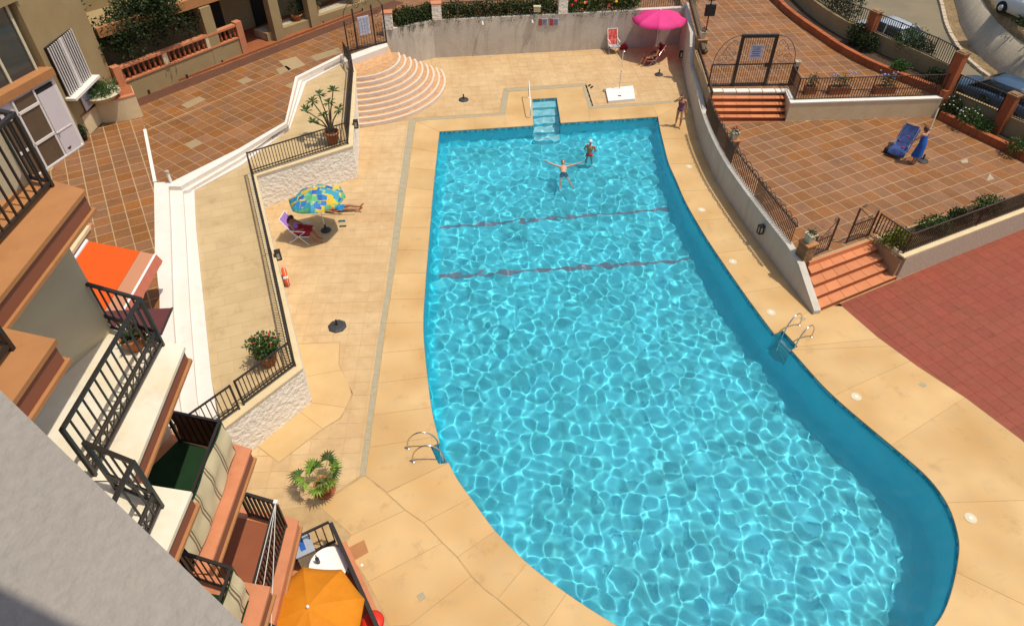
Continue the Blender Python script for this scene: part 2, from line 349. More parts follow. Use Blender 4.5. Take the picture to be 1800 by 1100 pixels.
def clip(poly, a, b): # keep the left of a->b
    out = []; n = len(poly)
    def side(p): return (b[0] - a[0]) * (p[1] - a[1]) - (b[1] - a[1]) * (p[0] - a[0])
    for i in range(n):
        p, q = poly[i], poly[(i + 1) % n]; sp, sq = side(p), side(q)
        if sp >= 0: out.append(p)
        if (sp >= 0) != (sq >= 0): t = sp / (sp - sq); out.append((p[0] + (q[0] - p[0]) * t, p[1] + (q[1] - p[1]) * t))
    return out
def inside(p, poly):
    r = False; n = len(poly)
    for i in range(n):
        a, b = poly[i], poly[(i + 1) % n]
        if (a[1] > p[1]) != (b[1] > p[1]) and p[0] < (b[0] - a[0]) * (p[1] - a[1]) / (b[1] - a[1]) + a[0]: r = not r
    return r
def tiles(parent, poly, ang, tw, th, z, mat, gap=.012, thick=.03, limit=300, name='tile', jitter=.0015, shift=(0, 0), stag=0., odd=None, oddmat=None):
    poly = [(p[0], p[1]) for p in poly]; co, si = math.cos(ang), math.sin(ang)
    L = [(x * co + y * si - shift[0], -x * si + y * co - shift[1]) for x, y in poly]
    us = [p[0] for p in L]; vs = [p[1] for p in L]; items = []
    for j in range(math.floor(min(vs) / th), math.ceil(max(vs) / th)):
        so = (j % 2) * stag * tw
        for i in range(math.floor((min(us) - so) / tw) - 1, math.ceil(max(us) / tw) + 1):
            u0, v0 = i * tw + so, j * th; q = L
            c = [(u0, v0), (u0 + tw, v0), (u0 + tw, v0 + th), (u0, v0 + th)]
            for k in range(4):
                q = clip(q, c[k], c[(k + 1) % 4])
                if len(q) < 3: break
            if len(q) < 3 or abs(area(q)) < .012: continue
            full = abs(abs(area(q)) - tw * th) < 1e-5 and len(q) == 4
            qq = c if full else q
            W = [((u + shift[0]) * co - (v + shift[1]) * si, (u + shift[0]) * si + (v + shift[1]) * co) for u, v in qq]
            cx = sum(p[0] for p in W) / len(W); cy = sum(p[1] for p in W) / len(W); px, py = pix((cx, cy, z))
            vis = -40 < px < 1840 and -40 < py < 1140
            items.append((0 if vis else 1, math.hypot(cx, cy), full, W, cx, cy))
    items.sort(key=lambda t: t[:2]); mb = MB(); me = None; n = 0
    shared = {}
    for vis, d, full, W, cx, cy in items:
        dz = random.uniform(-jitter, jitter)
        if n < limit and not vis:
            n += 1; mm = mat
            if odd and random.random() < odd: mm = oddmat
            if full:
                if mm not in shared: shared[mm] = mesh_of(MB().box((0, 0, -thick / 2), (tw - gap, th - gap, thick)), mm, name)
                inst(name, shared[mm], parent, (cx, cy, z + dz), ang)
            else:
                q = inset(W, gap / 2)
                part(name, MB().prism(q, z - thick, z + dz), mm, parent, origin=(cx, cy, z))
        elif full:
            mb.box((cx, cy, z - thick / 2 + dz), (tw - gap, th - gap, thick), ang)
        else: mb.prism(inset(W, gap / 2), z - thick, z + dz)
    if mb.f: part(name + '_field', mb, mat, parent, kind='stuff')
def wall_path(path, t, z0, z1, side=0): # closed ribbon prism along a path
    a = offset(path, t * (.5 + side)); b = offset(path, t * (-.5 + side)); mb = MB()
    for i in range(len(path) - 1): mb.prism([a[i], a[i + 1], b[i + 1], b[i]], z0, z1)
    return mb
def ribbon(path, t, z0, z1):
    a = offset(path, t / 2); b = offset(path, -t / 2); n = len(path); mb = MB(); z0f = z0 if callable(z0) else (lambda i: z0); z1f = z1 if callable(z1) else (lambda i: z1)
    v = []; f = []
    for i in range(n): v += [(a[i].x, a[i].y, z0f(i)), (a[i].x, a[i].y, z1f(i)), (b[i].x, b[i].y, z1f(i)), (b[i].x, b[i].y, z0f(i))]
    for i in range(n - 1):
        for k in range(4): f.append((i * 4 + k, i * 4 + (k + 1) % 4, i * 4 + 4 + (k + 1) % 4, i * 4 + 4 + k))
    f += [(0, 3, 2, 1), tuple(4 * (n - 1) + k for k in range(4))]
    return mb.add(v, f)
def resample(path, step):
    P = [Vector(p) for p in path]; out = []; 
    for i in range(len(P) - 1):
        d = (P[i + 1] - P[i]).length; n = max(1, round(d / step))
        for k in range(n): out.append(P[i].lerp(P[i + 1], k / n))
    return out + [P[-1]]
# ================================================================== THE SETTING
ZT, ZR, ZW, ZWATER = 1.75, .9, 1.4, -.13      # upper terraces, right terrace, ramp walkway, water level
g = MB().box((0, 30, -3.25), (400, 400, .5)); struct('ground', g, 'dirt')

# ---- pool outline at deck level
Lrun = catmull([at2(*p) for p in [(772.5, 231.5), (766, 290), (760, 350), (755, 410), (750, 470), (746, 525), (744, 570), (746, 610), (750, 650), (756, 700), (762, 735), (773, 778)]], 3)
Brun = catmull([at2(*p) for p in [(789, 813), (804, 842), (833, 882), (871, 933), (927, 989), (996, 1042), (1084, 1098), (1180, 1145), (1290, 1180), (1400, 1195), (1500, 1185), (1585, 1150), (1644, 1098), (1670, 1047), (1685, 977), (1683, 936), (1666, 887), (1634, 842), (1589, 801), (1535, 756), (1482, 711), (1445, 676), (1418, 646), (1391, 615)]], 4)
Rrun = catmull([at2(*p) for p in [(1361, 587), (1317, 528), (1282, 478), (1250, 431), (1230, 399), (1205, 355), (1189, 318), (1175, 286), (1167, 255), (1161, 230), (1156.5, 205.4)]], 3)
notchL = [at2(757, 785), at2(771, 815)]; notchR = [at2(1402, 609), at2(1376, 581)]
backR, backL = at2(985.5, 216.5), at2(937.5, 221); recR, recL = at2(978.6, 172), at2(935.5, 174.5)
pool_poly = Lrun + notchL + Brun + notchR + Rrun + [backR, recR, recL, backL]
main_poly = Lrun + Brun + Rrun                 # without the recesses
if area(main_poly) < 0: main_ccw = main_poly[::-1]
else: main_ccw = main_poly[:]
# the pool lies left of its outline when it is walked counter-clockwise
def floor_z(p): # deep end under the building, shallow end at the steps
    t = min(1, max(0, (p[1] - 8) / 20)); return -2.55 + 1.2 * t
pool = thing('swimming_pool', 'long curved swimming pool lined in turquoise with two dark bottom lines', 'pool', (4, 16, -2))
def shell(poly, mat, name, zt, zb, parent=pool, smooth=False):
    n = len(poly); v = []; f = []
    for p in poly: v += [(p[0], p[1], zt(p) if callable(zt) else zt), (p[0], p[1], zb(p) if callable(zb) else zb)]
    for i in range(n): j = (i + 1) % n; f.append((2 * i, 2 * i + 1, 2 * j + 1, 2 * j))
    return part(name, MB().add(v, f), mat, parent, smooth, receiver=True)
shell(pool_poly, 'waterline_mosaic', 'waterline_band', -.03, -.17)
shell(pool_poly, 'pool_wall', 'pool_wall', -.17, lambda p: floor_z(p) + .32)
inner = inset(main_poly, .34)
outer_ccw = main_ccw
# cove between wall and floor
cv = MB(); A = [Vector((p[0], p[1])) for p in inset(main_poly, 0.0)]; Bq = inset(main_poly, .34)
n = min(len(A), len(Bq)); v = []; f = []
for i in range(n):
    for k in range(5):
        a = k / 4 * math.pi / 2; q = A[i].lerp(Bq[i], 1 - math.cos(a)); v.append((q.x, q.y, floor_z(q) + .32 * (1 - math.sin(a))))
for i in range(n):
    j = (i + 1) % n
    for k in range(4): f.append((i * 5 + k, i * 5 + k + 1, j * 5 + k + 1, j * 5 + k))
cv.add(v, f); part('cove', cv, 'pool_wall', pool, True, receiver=True)
fl = MB(); n = len(Bq); tri = tessellate_polygon([[Vector((p.x, p.y, 0)) for p in Bq]])
fv = [(p.x, p.y, floor_z(p)) for p in Bq]; ff = []
for a, b, c in tri:
    P, Q, S = fv[a], fv[b], fv[c]
    ff.append((a, b, c) if (Q[0] - P[0]) * (S[1] - P[1]) - (Q[1] - P[1]) * (S[0] - P[0]) > 0 else (a, c, b))
fl = MB()
# the floor follows the slope: cut it into strips along y
ys = [p.y for p in Bq]; bands = np.linspace(min(ys) - .01, max(ys) + .01, 25); Bt = [(p.x, p.y) for p in Bq]
for k in range(24):
    q = clip(Bt, (-99, bands[k]), (99, bands[k])); q = clip(q, (99, bands[k + 1]), (-99, bands[k + 1]))
    if len(q) > 2:
        o = len(fl.v); fl.sheet(q, 0)
        for i in range(o, len(fl.v)): fl.v[i] = (fl.v[i][0], fl.v[i][1], floor_z(fl.v[i]))
part('pool_floor', fl, 'pool_tile', pool, receiver=True)
def water_point(px, py): # point of the pool floor seen at a pixel, through the refracting surface
    s = at(px, py, ZWATER); d = Vector((s.x, s.y, s.z - CAMH)).normalized(); h = Vector((d.x, d.y, 0)) / 1.33; t = Vector((h.x, h.y, -math.sqrt(1 - h.length_squared)))
    k = 0
    for _ in range(30): k = (floor_z(s + t * k) - s.z) / t.z
    return s + t * k
for (a, b) in (((770, 400), (1192, 366)), ((764, 487), (1232, 456))):
    P, Q = water_point(*a), water_point(*b); d = (Q - P).normalized(); nrm = Vector((-d.y, d.x, 0)) * .085
    mb = MB(); N_ = 12
    v = []
    for i in range(N_ + 1):
        c = P.lerp(Q, i / N_)
        for s_ in (-1, 1): q = c + nrm * s_; v.append((q.x, q.y, floor_z(q) + .008))
    mb.add(v, [(2 * i, 2 * i + 2, 2 * i + 3, 2 * i + 1) for i in range(N_)]); part('lane_line', mb, 'lane', pool, receiver=True)
# steps in the recess
e1 = (recR - recL); dn = ((backL - recL) + (backR - recR)) / 2
M('pool_step', (.42, .72, .78), .6, (.3, .6, .68), 3, .6)
for k in range(5):
    a, b = recL + dn * (k / 4.2), recR + dn * (k / 4.2); a2, b2 = recL + dn * ((k + 1) / 4.2), recR + dn * ((k + 1) / 4.2)
    st = part('step', MB().prism([a, b, b2, a2], -1.7, -.24 - .22 * k), 'pool_step', pool, receiver=True)
    t = (a2 - a).normalized() * .06; part('step_edge', MB().prism([a2 - t, b2 - t, b2 + t * .05, a2 + t * .05], -.28 - .22 * k, -.236 - .22 * k), 'pool_wall', st, receiver=True)

# ---- water: a real rippled surface, refracting the sun
dx = .045
xs = np.arange(min(p.x for p in pool_poly) - .2, max(p.x for p in pool_poly) + .2, dx); ys = np.arange(min(p.y for p in pool_poly) - .2, max(p.y for p in pool_poly) + .2, dx)
X, Y = np.meshgrid(xs, ys); Z = np.full_like(X, ZWATER)
wr = np.random.default_rng(5)
for i in range(70):
    lam = wr.uniform(.24, .86) if i % 3 else wr.uniform(.22, .42); k = 2 * np.pi / lam; a = wr.uniform(0, 2 * np.pi); ph = wr.uniform(0, 7)
    far = np.clip((Y - 14) / 12, 0, 1); amp = .0033 * lam ** 1.55 * (1 + .35 * far) * (.95 + .55 * np.sin(.55 * X + .9 * i) * np.sin(.43 * Y + 1.7 * i + .3 * X))
    Z += amp * np.sin(k * (X * np.cos(a) + Y * np.sin(a)) + ph + .5 * np.sin(.7 * X + i) + .5 * np.sin(.6 * Y + 2 * i))
big = [(p.x, p.y) for p in offset(pool_poly if area(pool_poly) > 0 else pool_poly[::-1], -.12, True)]
bx = np.array(big); ins = np.zeros(X.shape, bool)
for i in range(len(bx)):
    (x1, y1), (x2, y2) = bx[i], bx[(i + 1) % len(bx)]
    if y1 == y2: continue
    c = ((y1 > Y) != (y2 > Y)) & (X < (x2 - x1) * (Y - y1) / (y2 - y1) + x1); ins ^= c
nx = X.shape[1]; q = ins[:-1, :-1] | ins[1:, :-1] | ins[:-1, 1:] | ins[1:, 1:]; jj, ii = np.nonzero(q); b0 = jj * nx + ii
F = np.stack([b0, b0 + 1, b0 + 1 + nx, b0 + nx], 1); used = np.unique(F); rm = np.zeros(X.size, int); rm[used] = np.arange(len(used)); F = rm[F]
V = np.stack([X, Y, Z], -1).reshape(-1, 3)[used]
me = bpy.data.meshes.new('water'); me.from_pydata(V.tolist(), [], F.tolist()); me.materials.append(MATS['water']); me.polygons.foreach_set('use_smooth', [True] * len(F)); me.update()
wo = bpy.data.objects.new('pool_water', me); link(wo); wo['kind'] = 'structure'; wo.cycles.is_caustics_caster = True

# ---- deck base with the pool cut out
deck_out = [(-13, 1), (26, 1), (26, 41), (-13, 41)]
import bmesh
bm = bmesh.new()
for lp in (deck_out, pool_poly):
    vs = [bm.verts.new((p[0], p[1], -.007)) for p in lp]
    for i in range(len(vs)): bm.edges.new((vs[i], vs[(i + 1) % len(vs)]))
bmesh.ops.triangle_fill(bm, use_beauty=True, use_dissolve=False, edges=bm.edges[:], normal=(0, 0, 1))
bm.verts.index_update(); dm = MB().add([v_.co[:] for v_ in bm.verts], [tuple(v_.index for v_ in (f_.verts if f_.normal.z > 0 else reversed(f_.verts))) for f_ in bm.faces]); bm.free()
deck = struct('pool_deck', dm, 'grout')
# soffit of the coping so the edge has thickness
shell(pool_poly, 'slab', 'coping_edge', -.002, -.03, deck)

def slab(poly, mat='slab', gap=.014, name='slab', z=0., parent=deck, thick=.03):
    q = inset(poly, gap / 2); c = sum((Vector((p[0], p[1], 0)) for p in q), Vector()) / len(q)
    return part(name, MB().prism(q, z - thick, z), mat, parent, origin=(c.x, c.y, z))
def sub(run, a, b): # part of a run between the points nearest to a and b, ends replaced by a and b
    ia = min(range(len(run)), key=lambda i: (run[i] - a).length); ib = min(range(len(run)), key=lambda i: (run[i] - b).length)
    mid = run[ia + 1:ib] if ib > ia else []
    return [run[ia]] + mid + [run[ib]]
Ls = catmull(Lrun, 4); Bs = catmull(Brun, 3); Rs = catmull(Rrun, 4)
Sx = lambda y: np.interp(y, [212, 500, 568, 773, 845], [731, 690, 679, 651, 642])
Lx = lambda y: np.interp(y, [231.5, 290, 350, 410, 470, 525, 570, 610, 650, 700, 735, 778], [772.5, 766, 760, 755, 750, 746, 744, 746, 750, 756, 762, 773])
J = [(231.5, 213), (266, 260), (300, 295), (333, 329), (367, 364), (402, 400), (440, 439), (480, 481), (523, 526), (567, 568), (612, 620), (661, 673), (714, 729), (766, 786)]
for (i0, o0), (i1, o1) in zip(J, J[1:]):
    slab(sub(Ls, at2(Lx(i0), i0), at2(Lx(i1), i1)) + [at2(Sx(o1), o1), at2(Sx(o0), o0)])
slab(sub(Ls, at2(Lx(766), 766), Lrun[-1]) + notchL + [Brun[0], at2(680, 864), at2(642, 835), at2(Sx(786), 786)])
crack = [(642, 835), (680, 866), (713, 896), (745, 918), (778, 953), (804, 978), (829, 1012), (852, 1035), (875, 1052), (920, 1090), (947, 1112), (1000, 1165), (1075, 1225)]
cw = [at2(*p) for p in crack]
JB = [((789, 813), 1), ((824, 876), 3), ((869, 932), 5), ((927, 989), 8), ((996, 1042), 10), ((1084, 1098), 11), ((1180, 1145), 12)]
for (a, i), (b, j) in zip(JB, JB[1:]): slab(sub(Bs, at2(*a), at2(*b)) + [cw[k] for k in range(j, i - 1, -1)])
off = [p + Vector((-.018, -.012)) for p in cw]
pat = [at2(605, 960), at2(628, 1000), at2(660, 1055), at2(690, 1110), at2(725, 1180), at2(760, 1260)]
slab([off[0], off[1], off[2], at2(618, 940), at2(560, 888)])
slab([off[2], off[3], off[4], at2(647, 1022), at2(605, 960), at2(618, 940)])
slab([off[4], off[5], off[6], at2(720, 1098), at2(685, 1100), at2(647, 1022)])
slab([off[6], off[7], off[8], off[9], at2(800, 1190), at2(735, 1190), at2(685, 1100), at2(720, 1098)])
slab([off[9], off[10], off[11], off[12], at2(900, 1300), at2(800, 1190)])
# slabs behind the pool and round the step recess
bk = lambda x: 231.5 + (x - 772.5) * (221 - 231.5) / 165; so = lambda x: 213 + (x - 731) * (203.5 - 213) / 146
bk2 = lambda x: 216.5 + (x - 985.5) * (205.4 - 216.5) / 171
slab([at2(772.5, 231.5), at2(731, 213), at2(835, so(835)), at2(835, bk(835))])
slab([at2(835, bk(835)), at2(835, so(835)), at2(888, 202), at2(888, bk(888))])
slab([at2(888, bk(888)), at2(888, 202), at2(894, 162), at2(934, 159), recL, backL])
slab([at2(934, 159), at2(1024, 152), at2(1035, 192), at2(1036, bk2(1036)), backR, recR, recL])
slab([at2(1036, bk2(1036)), at2(1036, 192), at2(1090, 188), at2(1092, bk2(1092))])
slab([at2(1092, bk2(1092)), at2(1090, 188), at2(1146, 184), at2(1156.5, 205.4)])
# right hand coping: slabs cut square to the pool edge, out to the wall and to the court
WB = [Vector(p) for p in [(9.75, 40.2), (9.55, 39.2), (9.05, 34.2), (8.86, 31.6), (8.66, 29.6), (8.58, 27.4), (8.67, 25.1), (8.9, 23.3), (9.2, 21.5), (9.65, 19.2), (10.15, 16.85)]]
court_edge = [at2(1475, 533), at2(1543, 592), at2(1613, 643), at2(1697, 698), at2(1797, 773), at2(1960, 930), at2(2050, 1100)]
outb = WB + court_edge + [Vector((13.6, 3)), Vector((8, 1.5))]
def hit(p, d):
    best = None
    for a, b in zip(outb, outb[1:]):
        e = b - a; den = d.x * e.y - d.y * e.x
        if abs(den) < 1e-9: continue
        t = ((a.x - p.x) * e.y - (a.y - p.y) * e.x) / den; s_ = ((a.x - p.x) * d.y - (a.y - p.y) * d.x) / den
        if t > .01 and -1e-6 <= s_ <= 1 + 1e-6 and (best is None or t < best[0]): best = (t, a + e * s_)
    return best[1] if best else p + d * 2
def outer_between(p, q): # vertices of the outer boundary between two hits
    def prm(x):
        return min((((x - (a + (b - a) * max(0, min(1, (x - a).dot(b - a) / (b - a).length_squared)))).length, i + max(0, min(1, (x - a).dot(b - a) / (b - a).length_squared))) for i, (a, b) in enumerate(zip(outb, outb[1:]))))[1]
    a, b = prm(p), prm(q)
    return [outb[i] for i in range(math.ceil(min(a, b) + 1e-6), math.floor(max(a, b) - 1e-6) + 1)][::(1 if a < b else -1)]
def coping(run, step, first=None, last=None, width=None):
    L = [0]
    for a, b in zip(run, run[1:]): L.append(L[-1] + (b - a).length)
    n = max(1, round(L[-1] / step)); idx = [min(range(len(L)), key=lambda i: abs(L[i] - L[-1] * k / n)) for k in range(n + 1)]; outs = []
    for k, i in enumerate(idx):
        t = (run[min(i + 2, len(run) - 1)] - run[max(i - 2, 0)]).normalized(); d = Vector((t.y, -t.x))
        o = hit(run[i], d); outs.append(o)
    if first is not None: outs[0] = first
    if last is not None: outs[-1] = last
    for k in range(n):
        slab(run[idx[k]:idx[k + 1] + 1] + [outs[k + 1]] + outer_between(outs[k + 1], outs[k]) + [outs[k]])
Rdown = Rrun[::-1]; Rdn = catmull(Rdown, 4)   # walked towards the camera the pool is on the right, so flip
def flip(run): return run[::-1]
lastR = hit(Rrun[0], Vector((.88, .66)))
Rup = catmull(Rrun, 4)
coping(Rup, 2.3, lastR, at2(1203, 179))
slab([Rrun[-1], at2(1146, 184), at2(1203, 179)])
Bup = Bs[min(range(len(Bs)), key=lambda i: (Bs[i] - at2(1180, 1145)).length):]
lastB = hit(Brun[-1], Vector((.93, .05)))
coping(Bup, 2.1, None, lastB)
hitM = hit(notchR[0], Vector((.95, .12)))
slab([Rrun[0], notchR[1], notchR[0], hitM] + outer_between(hitM, lastR) + [lastR])
slab([Brun[-1], notchR[0], hitM] + outer_between(hitM, lastB) + [lastB])
for q in ([Lrun[-1]] + notchL + [Brun[0]], [Brun[-1]] + notchR + [Rrun[0]]): part('ladder_recess', MB().prism(q, -3, -1.25), 'pool_wall', pool, receiver=True)
# grey drain channel
strip = [(720, 210), (711, 260), (700, 340), (690, 420), (680, 500), (668, 568), (653, 680), (641, 773), (632, 836)]
for a, b in zip(strip, strip[1:]):
    slab([at2(a[0], a[1]), at2(Sx(a[1]) - .8, a[1]), at2(Sx(b[1]) - .8, b[1]), at2(b[0], b[1])], 'drain', .006, 'channel_cover', .0015)
for q in ([(720, 210), (730, 213), (878, 203.5), (878, 200)], [(878, 204), (888, 202), (894, 162), (886, 157)], [(886, 157), (893, 161), (1024, 152), (1028, 148)], [(1024, 152), (1028, 148), (1041, 188), (1035, 192)], [(1041, 188), (1036, 192), (1190, 180.5), (1190, 177.5)]):
    slab([at2(*p) for p in q], 'drain', .004, 'channel_cover', .002)
# cream slabs along the foot of the ramp wall
for q in ([(517, 605), (597, 602), (595, 640), (600, 650), (527, 664)], [(527, 664), (600, 650), (612, 672), (619, 692), (608, 716), (545, 707)], [(545, 707), (608, 716), (597, 735), (567, 753), (527, 723)], [(527, 723), (567, 753), (490, 812), (452, 783)]):
    slab([at2(*p) for p in q], 'slab_cream')
# small deck tiles
ta = math.atan2(*(at2(700, 340) - at2(653, 680)).yx)
tiles(deck, [at2(*p) for p in [(632, 226), (719, 211), (700, 340), (680, 500), (653, 680), (632, 836), (560, 886), (430, 905), (415, 815), (452, 785), (490, 813), (568, 754), (600, 735), (620, 692), (596, 640), (598, 601), (516, 604), (463, 365), (628, 312)]], ta - math.pi / 2, .47, .52, -.002, 'deck_tile', .009, limit=300)
tiles(deck, [at2(*p) for p in [(722, 208), (650, 215), (640, 160), (700, 115), (765, 101), (1193, 79), (1203, 150), (1210, 175), (1043, 187), (1030, 146.5), (885, 155.5), (877, 198.5)]], R(7), .47, .52, -.002, 'deck_tile', .009, limit=160, shift=(.1, .2))
# repaired patch and square drain grates
slab([at2(*p) for p in [(613, 962), (640, 948), (648, 970), (622, 985)]], 'ledge', 0, 'patch', .004, thick=.01)

# ---- left retaining wall of the ramp
LW = [Vector(p) for p in [(-8.35, 34.0), (-7.72, 32.4), (-6.72, 25.45), (-10.12, 23.15), (-6.08, 13.1), (-7.25, 11.55), (-8.4, 10.0)]]
lw = thing('retaining_wall', 'white rough plaster wall below the ramp railing, zigzagging beside the deck', 'wall', (-8, 20, 0))
mbw = ribbon(LW, .24, -.05, 1.44); part('wall_body', mbw, 'white_rough', lw)
part('coping', ribbon(LW, .30, 1.442, 1.5), 'cream_wall', lw)
# ramp walkway
Ipx = [(600, 113), (538, 146), (510, 226), (425, 291), (342, 335), (345, 403), (360, 548), (372, 668), (392, 760)]
Iw = [at2(x, y, ZW) for x, y in Ipx]
walk_poly = Iw + [Vector((-8.3, 10.1)), Vector((-7.25, 11.6)), Vector((-6.1, 13.15)), Vector((-10.1, 23.15)), Vector((-6.75, 25.5)), Vector((-7.7, 32.4)), Vector((-8.3, 34))]
wk = struct('ramp_walkway', MB().prism(walk_poly, 0, ZW - .004), 'grout_walk')
tiles(wk, walk_poly, R(22), .8, .5, ZW, 'walk_tile', .009, .02, limit=220, name='paver', stag=.5, jitter=.001)
# three white tiers down from the terrace
O1 = [(602, 95), (519, 136), (501, 215), (420, 262), (303, 320), (271, 322), (273, 446), (281, 523), (284, 690), (300, 790)]
T1 = [(601, 101), (524, 139), (504, 219), (421, 271), (318, 330), (297, 330), (300, 400), (304, 548), (315, 700), (328, 790)]
T2 = [(600, 107), (531, 142.5), (507, 222), (423, 281), (330, 336), (322, 338), (326, 400), (334, 548), (345, 690), (360, 790)]
O1w = [at2(x, y, ZT) for x, y in O1]; T1w = [at2(x, y, 1.72) for x, y in T1]; T2w = [at2(x, y, 1.56) for x, y in T2]
I1 = [(600, 113), (538, 146), (510, 226), (425, 291), (343, 335), (342, 337), (345, 403), (360, 548), (372, 668), (392, 790)]; I1w = [at2(x, y, 1.44) for x, y in I1]
kb = thing('white_kerb', 'broad white painted stepped kerb between terracotta terrace and ramp', 'kerb', (-11, 20, 1.4))
for (P, Q, z) in ((O1w, T1w, ZT + .02), (T1w, T2w, 1.6), (T2w, I1w, 1.47)):
    mb = MB()
    for i in range(len(P) - 1): mb.prism([P[i], P[i + 1], Q[i + 1], Q[i]], 1.2, z)
    part('tier', mb, 'white_tier', kb)
# ---- left terrace
lt_poly = [Vector(p) for p in [(-24, 8), (-12.9, 8)]] + [p for p in O1w[::-1]] + [at2(616, 90, ZT), at2(680, 70, ZT), Vector((-6.6, 36.5)), Vector((-4.4, 37.75)), Vector((9.7, 39.6)), Vector((9.7, 52)), Vector((-30, 52)), Vector((-30, 8))]
lt = struct('left_terrace', MB().prism(lt_poly, .2, ZT - .004), 'terracotta_grout')
divA, divB = at2(255, 229, ZT), at2(273, 321, ZT)
zoneA = [Vector((-21, 12)), O1w[8] + Vector((-.05, 0)), O1w[7], O1w[6], O1w[5], divB, divA, at2(251, 206, ZT), at2(134, 209, ZT), at2(90, 300, ZT), Vector((-21, 22))]
la = (at(27 + 205 - 13.5, 387 - 7.25 / 2, ZT) - at(205 - 13.5, 387 + 7.25 / 2, ZT)); la = math.atan2(la.y, la.x)
tiles(lt, zoneA, la, .54, .54, ZT, 'terracotta', .036, .025, limit=260, shift=(.12, .2))
lb = at2(488, 132, ZT) - at2(258, 229, ZT); lb = math.atan2(lb.y, lb.x)
zoneB = [divA, divB, O1w[4], O1w[3], O1w[2], O1w[1], O1w[0], at2(616, 90, ZT), at2(680, 70, ZT), Vector((-6.6, 36.6)), Vector((-4.4, 37.85)), Vector((9.7, 39.7)), Vector((9.7, 45)), Vector((-4, 45)), at2(620, 20, ZT), at2(430, 93, ZT), at2(240, 172, ZT)]
tiles(lt, zoneB, lb, .54, .54, ZT, 'terracotta', .026, .025, limit=300, shift=(.1, .05), odd=.006, oddmat='terracotta_pale')
part('joint', ribbon([at2(260, 228, ZT), at2(488, 132, ZT)], .05, ZT - .01, ZT + .004), 'terracotta_grout', lt)
part('joint_kerb', ribbon([divA, divB], .12, ZT - .02, ZT + .05), 'white', lt)
# pale repaired tiles
for q in ([(318, 185), (350, 170), (362, 175), (330, 191)], [(490, 108), (520, 100), (537, 115), (508, 125)], [(485, 122), (503, 116), (512, 122), (492, 132)], [(545, 100), (595, 84), (602, 92), (556, 108)]):
    part('patch', MB().prism([at2(x, y, ZT) for x, y in q], ZT - .01, ZT + .006), 'terracotta_pale', lt)

# ---- round stairs
st = thing('round_stairs', 'fan of curved terracotta steps with white nosings leading down to the pool', 'stairs', (-7.8, 34, 0))
cz = Vector((-7.85, 34.05)); a0, a1 = R(-88), R(22)
for k in range(9):
    r0 = 2.2 + .275 * k; z = 1.44 - .16 * k; n = 26; arc = [cz + Vector((math.cos(a0 + (a1 - a0) * i / n), math.sin(a0 + (a1 - a0) * i / n))) * r0 for i in range(n + 1)]
    inn = [cz + (p - cz) * ((r0 - .30) / r0) for p in arc] if k else [cz + Vector((-.4, .8))]
    s_ = part('step', MB().prism(arc + inn[::-1], -.02, z - .012), 'step_tread', st) if 'step_tread' in MATS else part('step', MB().prism(arc + inn[::-1], -.02, z - .012), M('step_tread', (.56, .34, .165), .75, (.42, .20, .09), 5, .8, .06, ns2=18, na2=.12) and 'step_tread', st)
    nos = [cz + (p - cz) * ((r0 + .012) / r0) for p in arc]; ni = [cz + (p - cz) * ((r0 - .085) / r0) for p in arc]
    part('nosing', MB().prism(nos + ni[::-1], z - .16, z), M('nosing', (.66, .55, .45), .8, (.55, .42, .32), 4, .5, na2=.08) and 'nosing', s_)
# landing behind the stairs and white threshold
part('landing', MB().prism([cz + Vector((0, -2)), cz + Vector((1.9, 0)), at2(680, 75, 1.44), at2(614, 95, 1.44), Vector((-8.2, 33.9))], 0, 1.43), 'step_tread', st)
th = thing('white_threshold', 'white kerb under the ornate gate at the head of the round stairs', 'kerb', at(650, 88, 1.5))
part('kerb_body', MB().prism([at2(604, 112, 1.7), at2(606, 101, 1.7), at2(680, 75, 1.7), at2(682, 83, 1.7)], 1.2, 1.74), 'white_tier', th)

# ---- back wall
BW = [Vector(p) for p in [(-6.75, 36.1), (-4.3, 37.55), (-1.6, 37.87), (9.62, 39.36)]]
bw = thing('back_wall', 'long grey plastered wall closing the far end of the pool deck', 'wall', (2, 38.4, 0))
part('wall_body', ribbon([p + Vector((0, .15)) for p in BW], .3, -.05, 2.06), 'wall_grey', bw)
# ---- right wall (curved) with its stepped-down end
WR = catmull(WB, 3); WRo = offset(WR, .13)
rw = thing('curved_wall', 'curved off-white wall between pool deck and right terrace, shaded on the pool side', 'wall', (9, 28, 0))
def rwz(i):
    y = WRo[i].y; return 1.12 + .94 * max(0, min(1, (y - 34.6) / .4)) * 1 - max(0, min(1, (18.6 - y) / 1.75)) * .98
part('wall_body', ribbon(WRo, .25, -.05, rwz), 'curved_wall_paint', rw)
# ================================================================== RIGHT HAND TERRACES
inR = offset(WR, .26)
rt_top = [Vector((9.2, 28.42)), Vector((12.5, 28.6)), Vector((19.3, 29.05))]
kerbL = [Vector(p) for p in [(19.45, 28.9), (20.15, 27.45), (20.8, 26.3), (21.45, 25.0), (22.2, 23.4), (22.8, 21.8)]]
wallL = [Vector(p) for p in [(19.9, 29.4), (21.15, 27.3), (22.45, 24.9), (23.6, 22.2)]]
left_in = [p for p in inR if 18.6 < p.y < 28.3]   # from far to near
rt_poly = rt_top + kerbL + [Vector((19.6, 21.75)), Vector((13.5, 18.62)), Vector((13.05, 19.9)), Vector((10.2, 18.55))] + left_in[::-1]
rt = struct('right_terrace', MB().prism(rt_poly, .02, ZR - .004), 'terracotta_grout')
ra = at(1620 + 9.8, 370 - 3.55, ZR) - at(1620 - 9.8, 370 + 3.55, ZR); ra = math.atan2(ra.y, ra.x)
tile_poly = rt_top + kerbL[:5] + [Vector((20.4, 22.95)), Vector((13.0, 19.95)), Vector((10.2, 18.6))] + left_in[::-1]
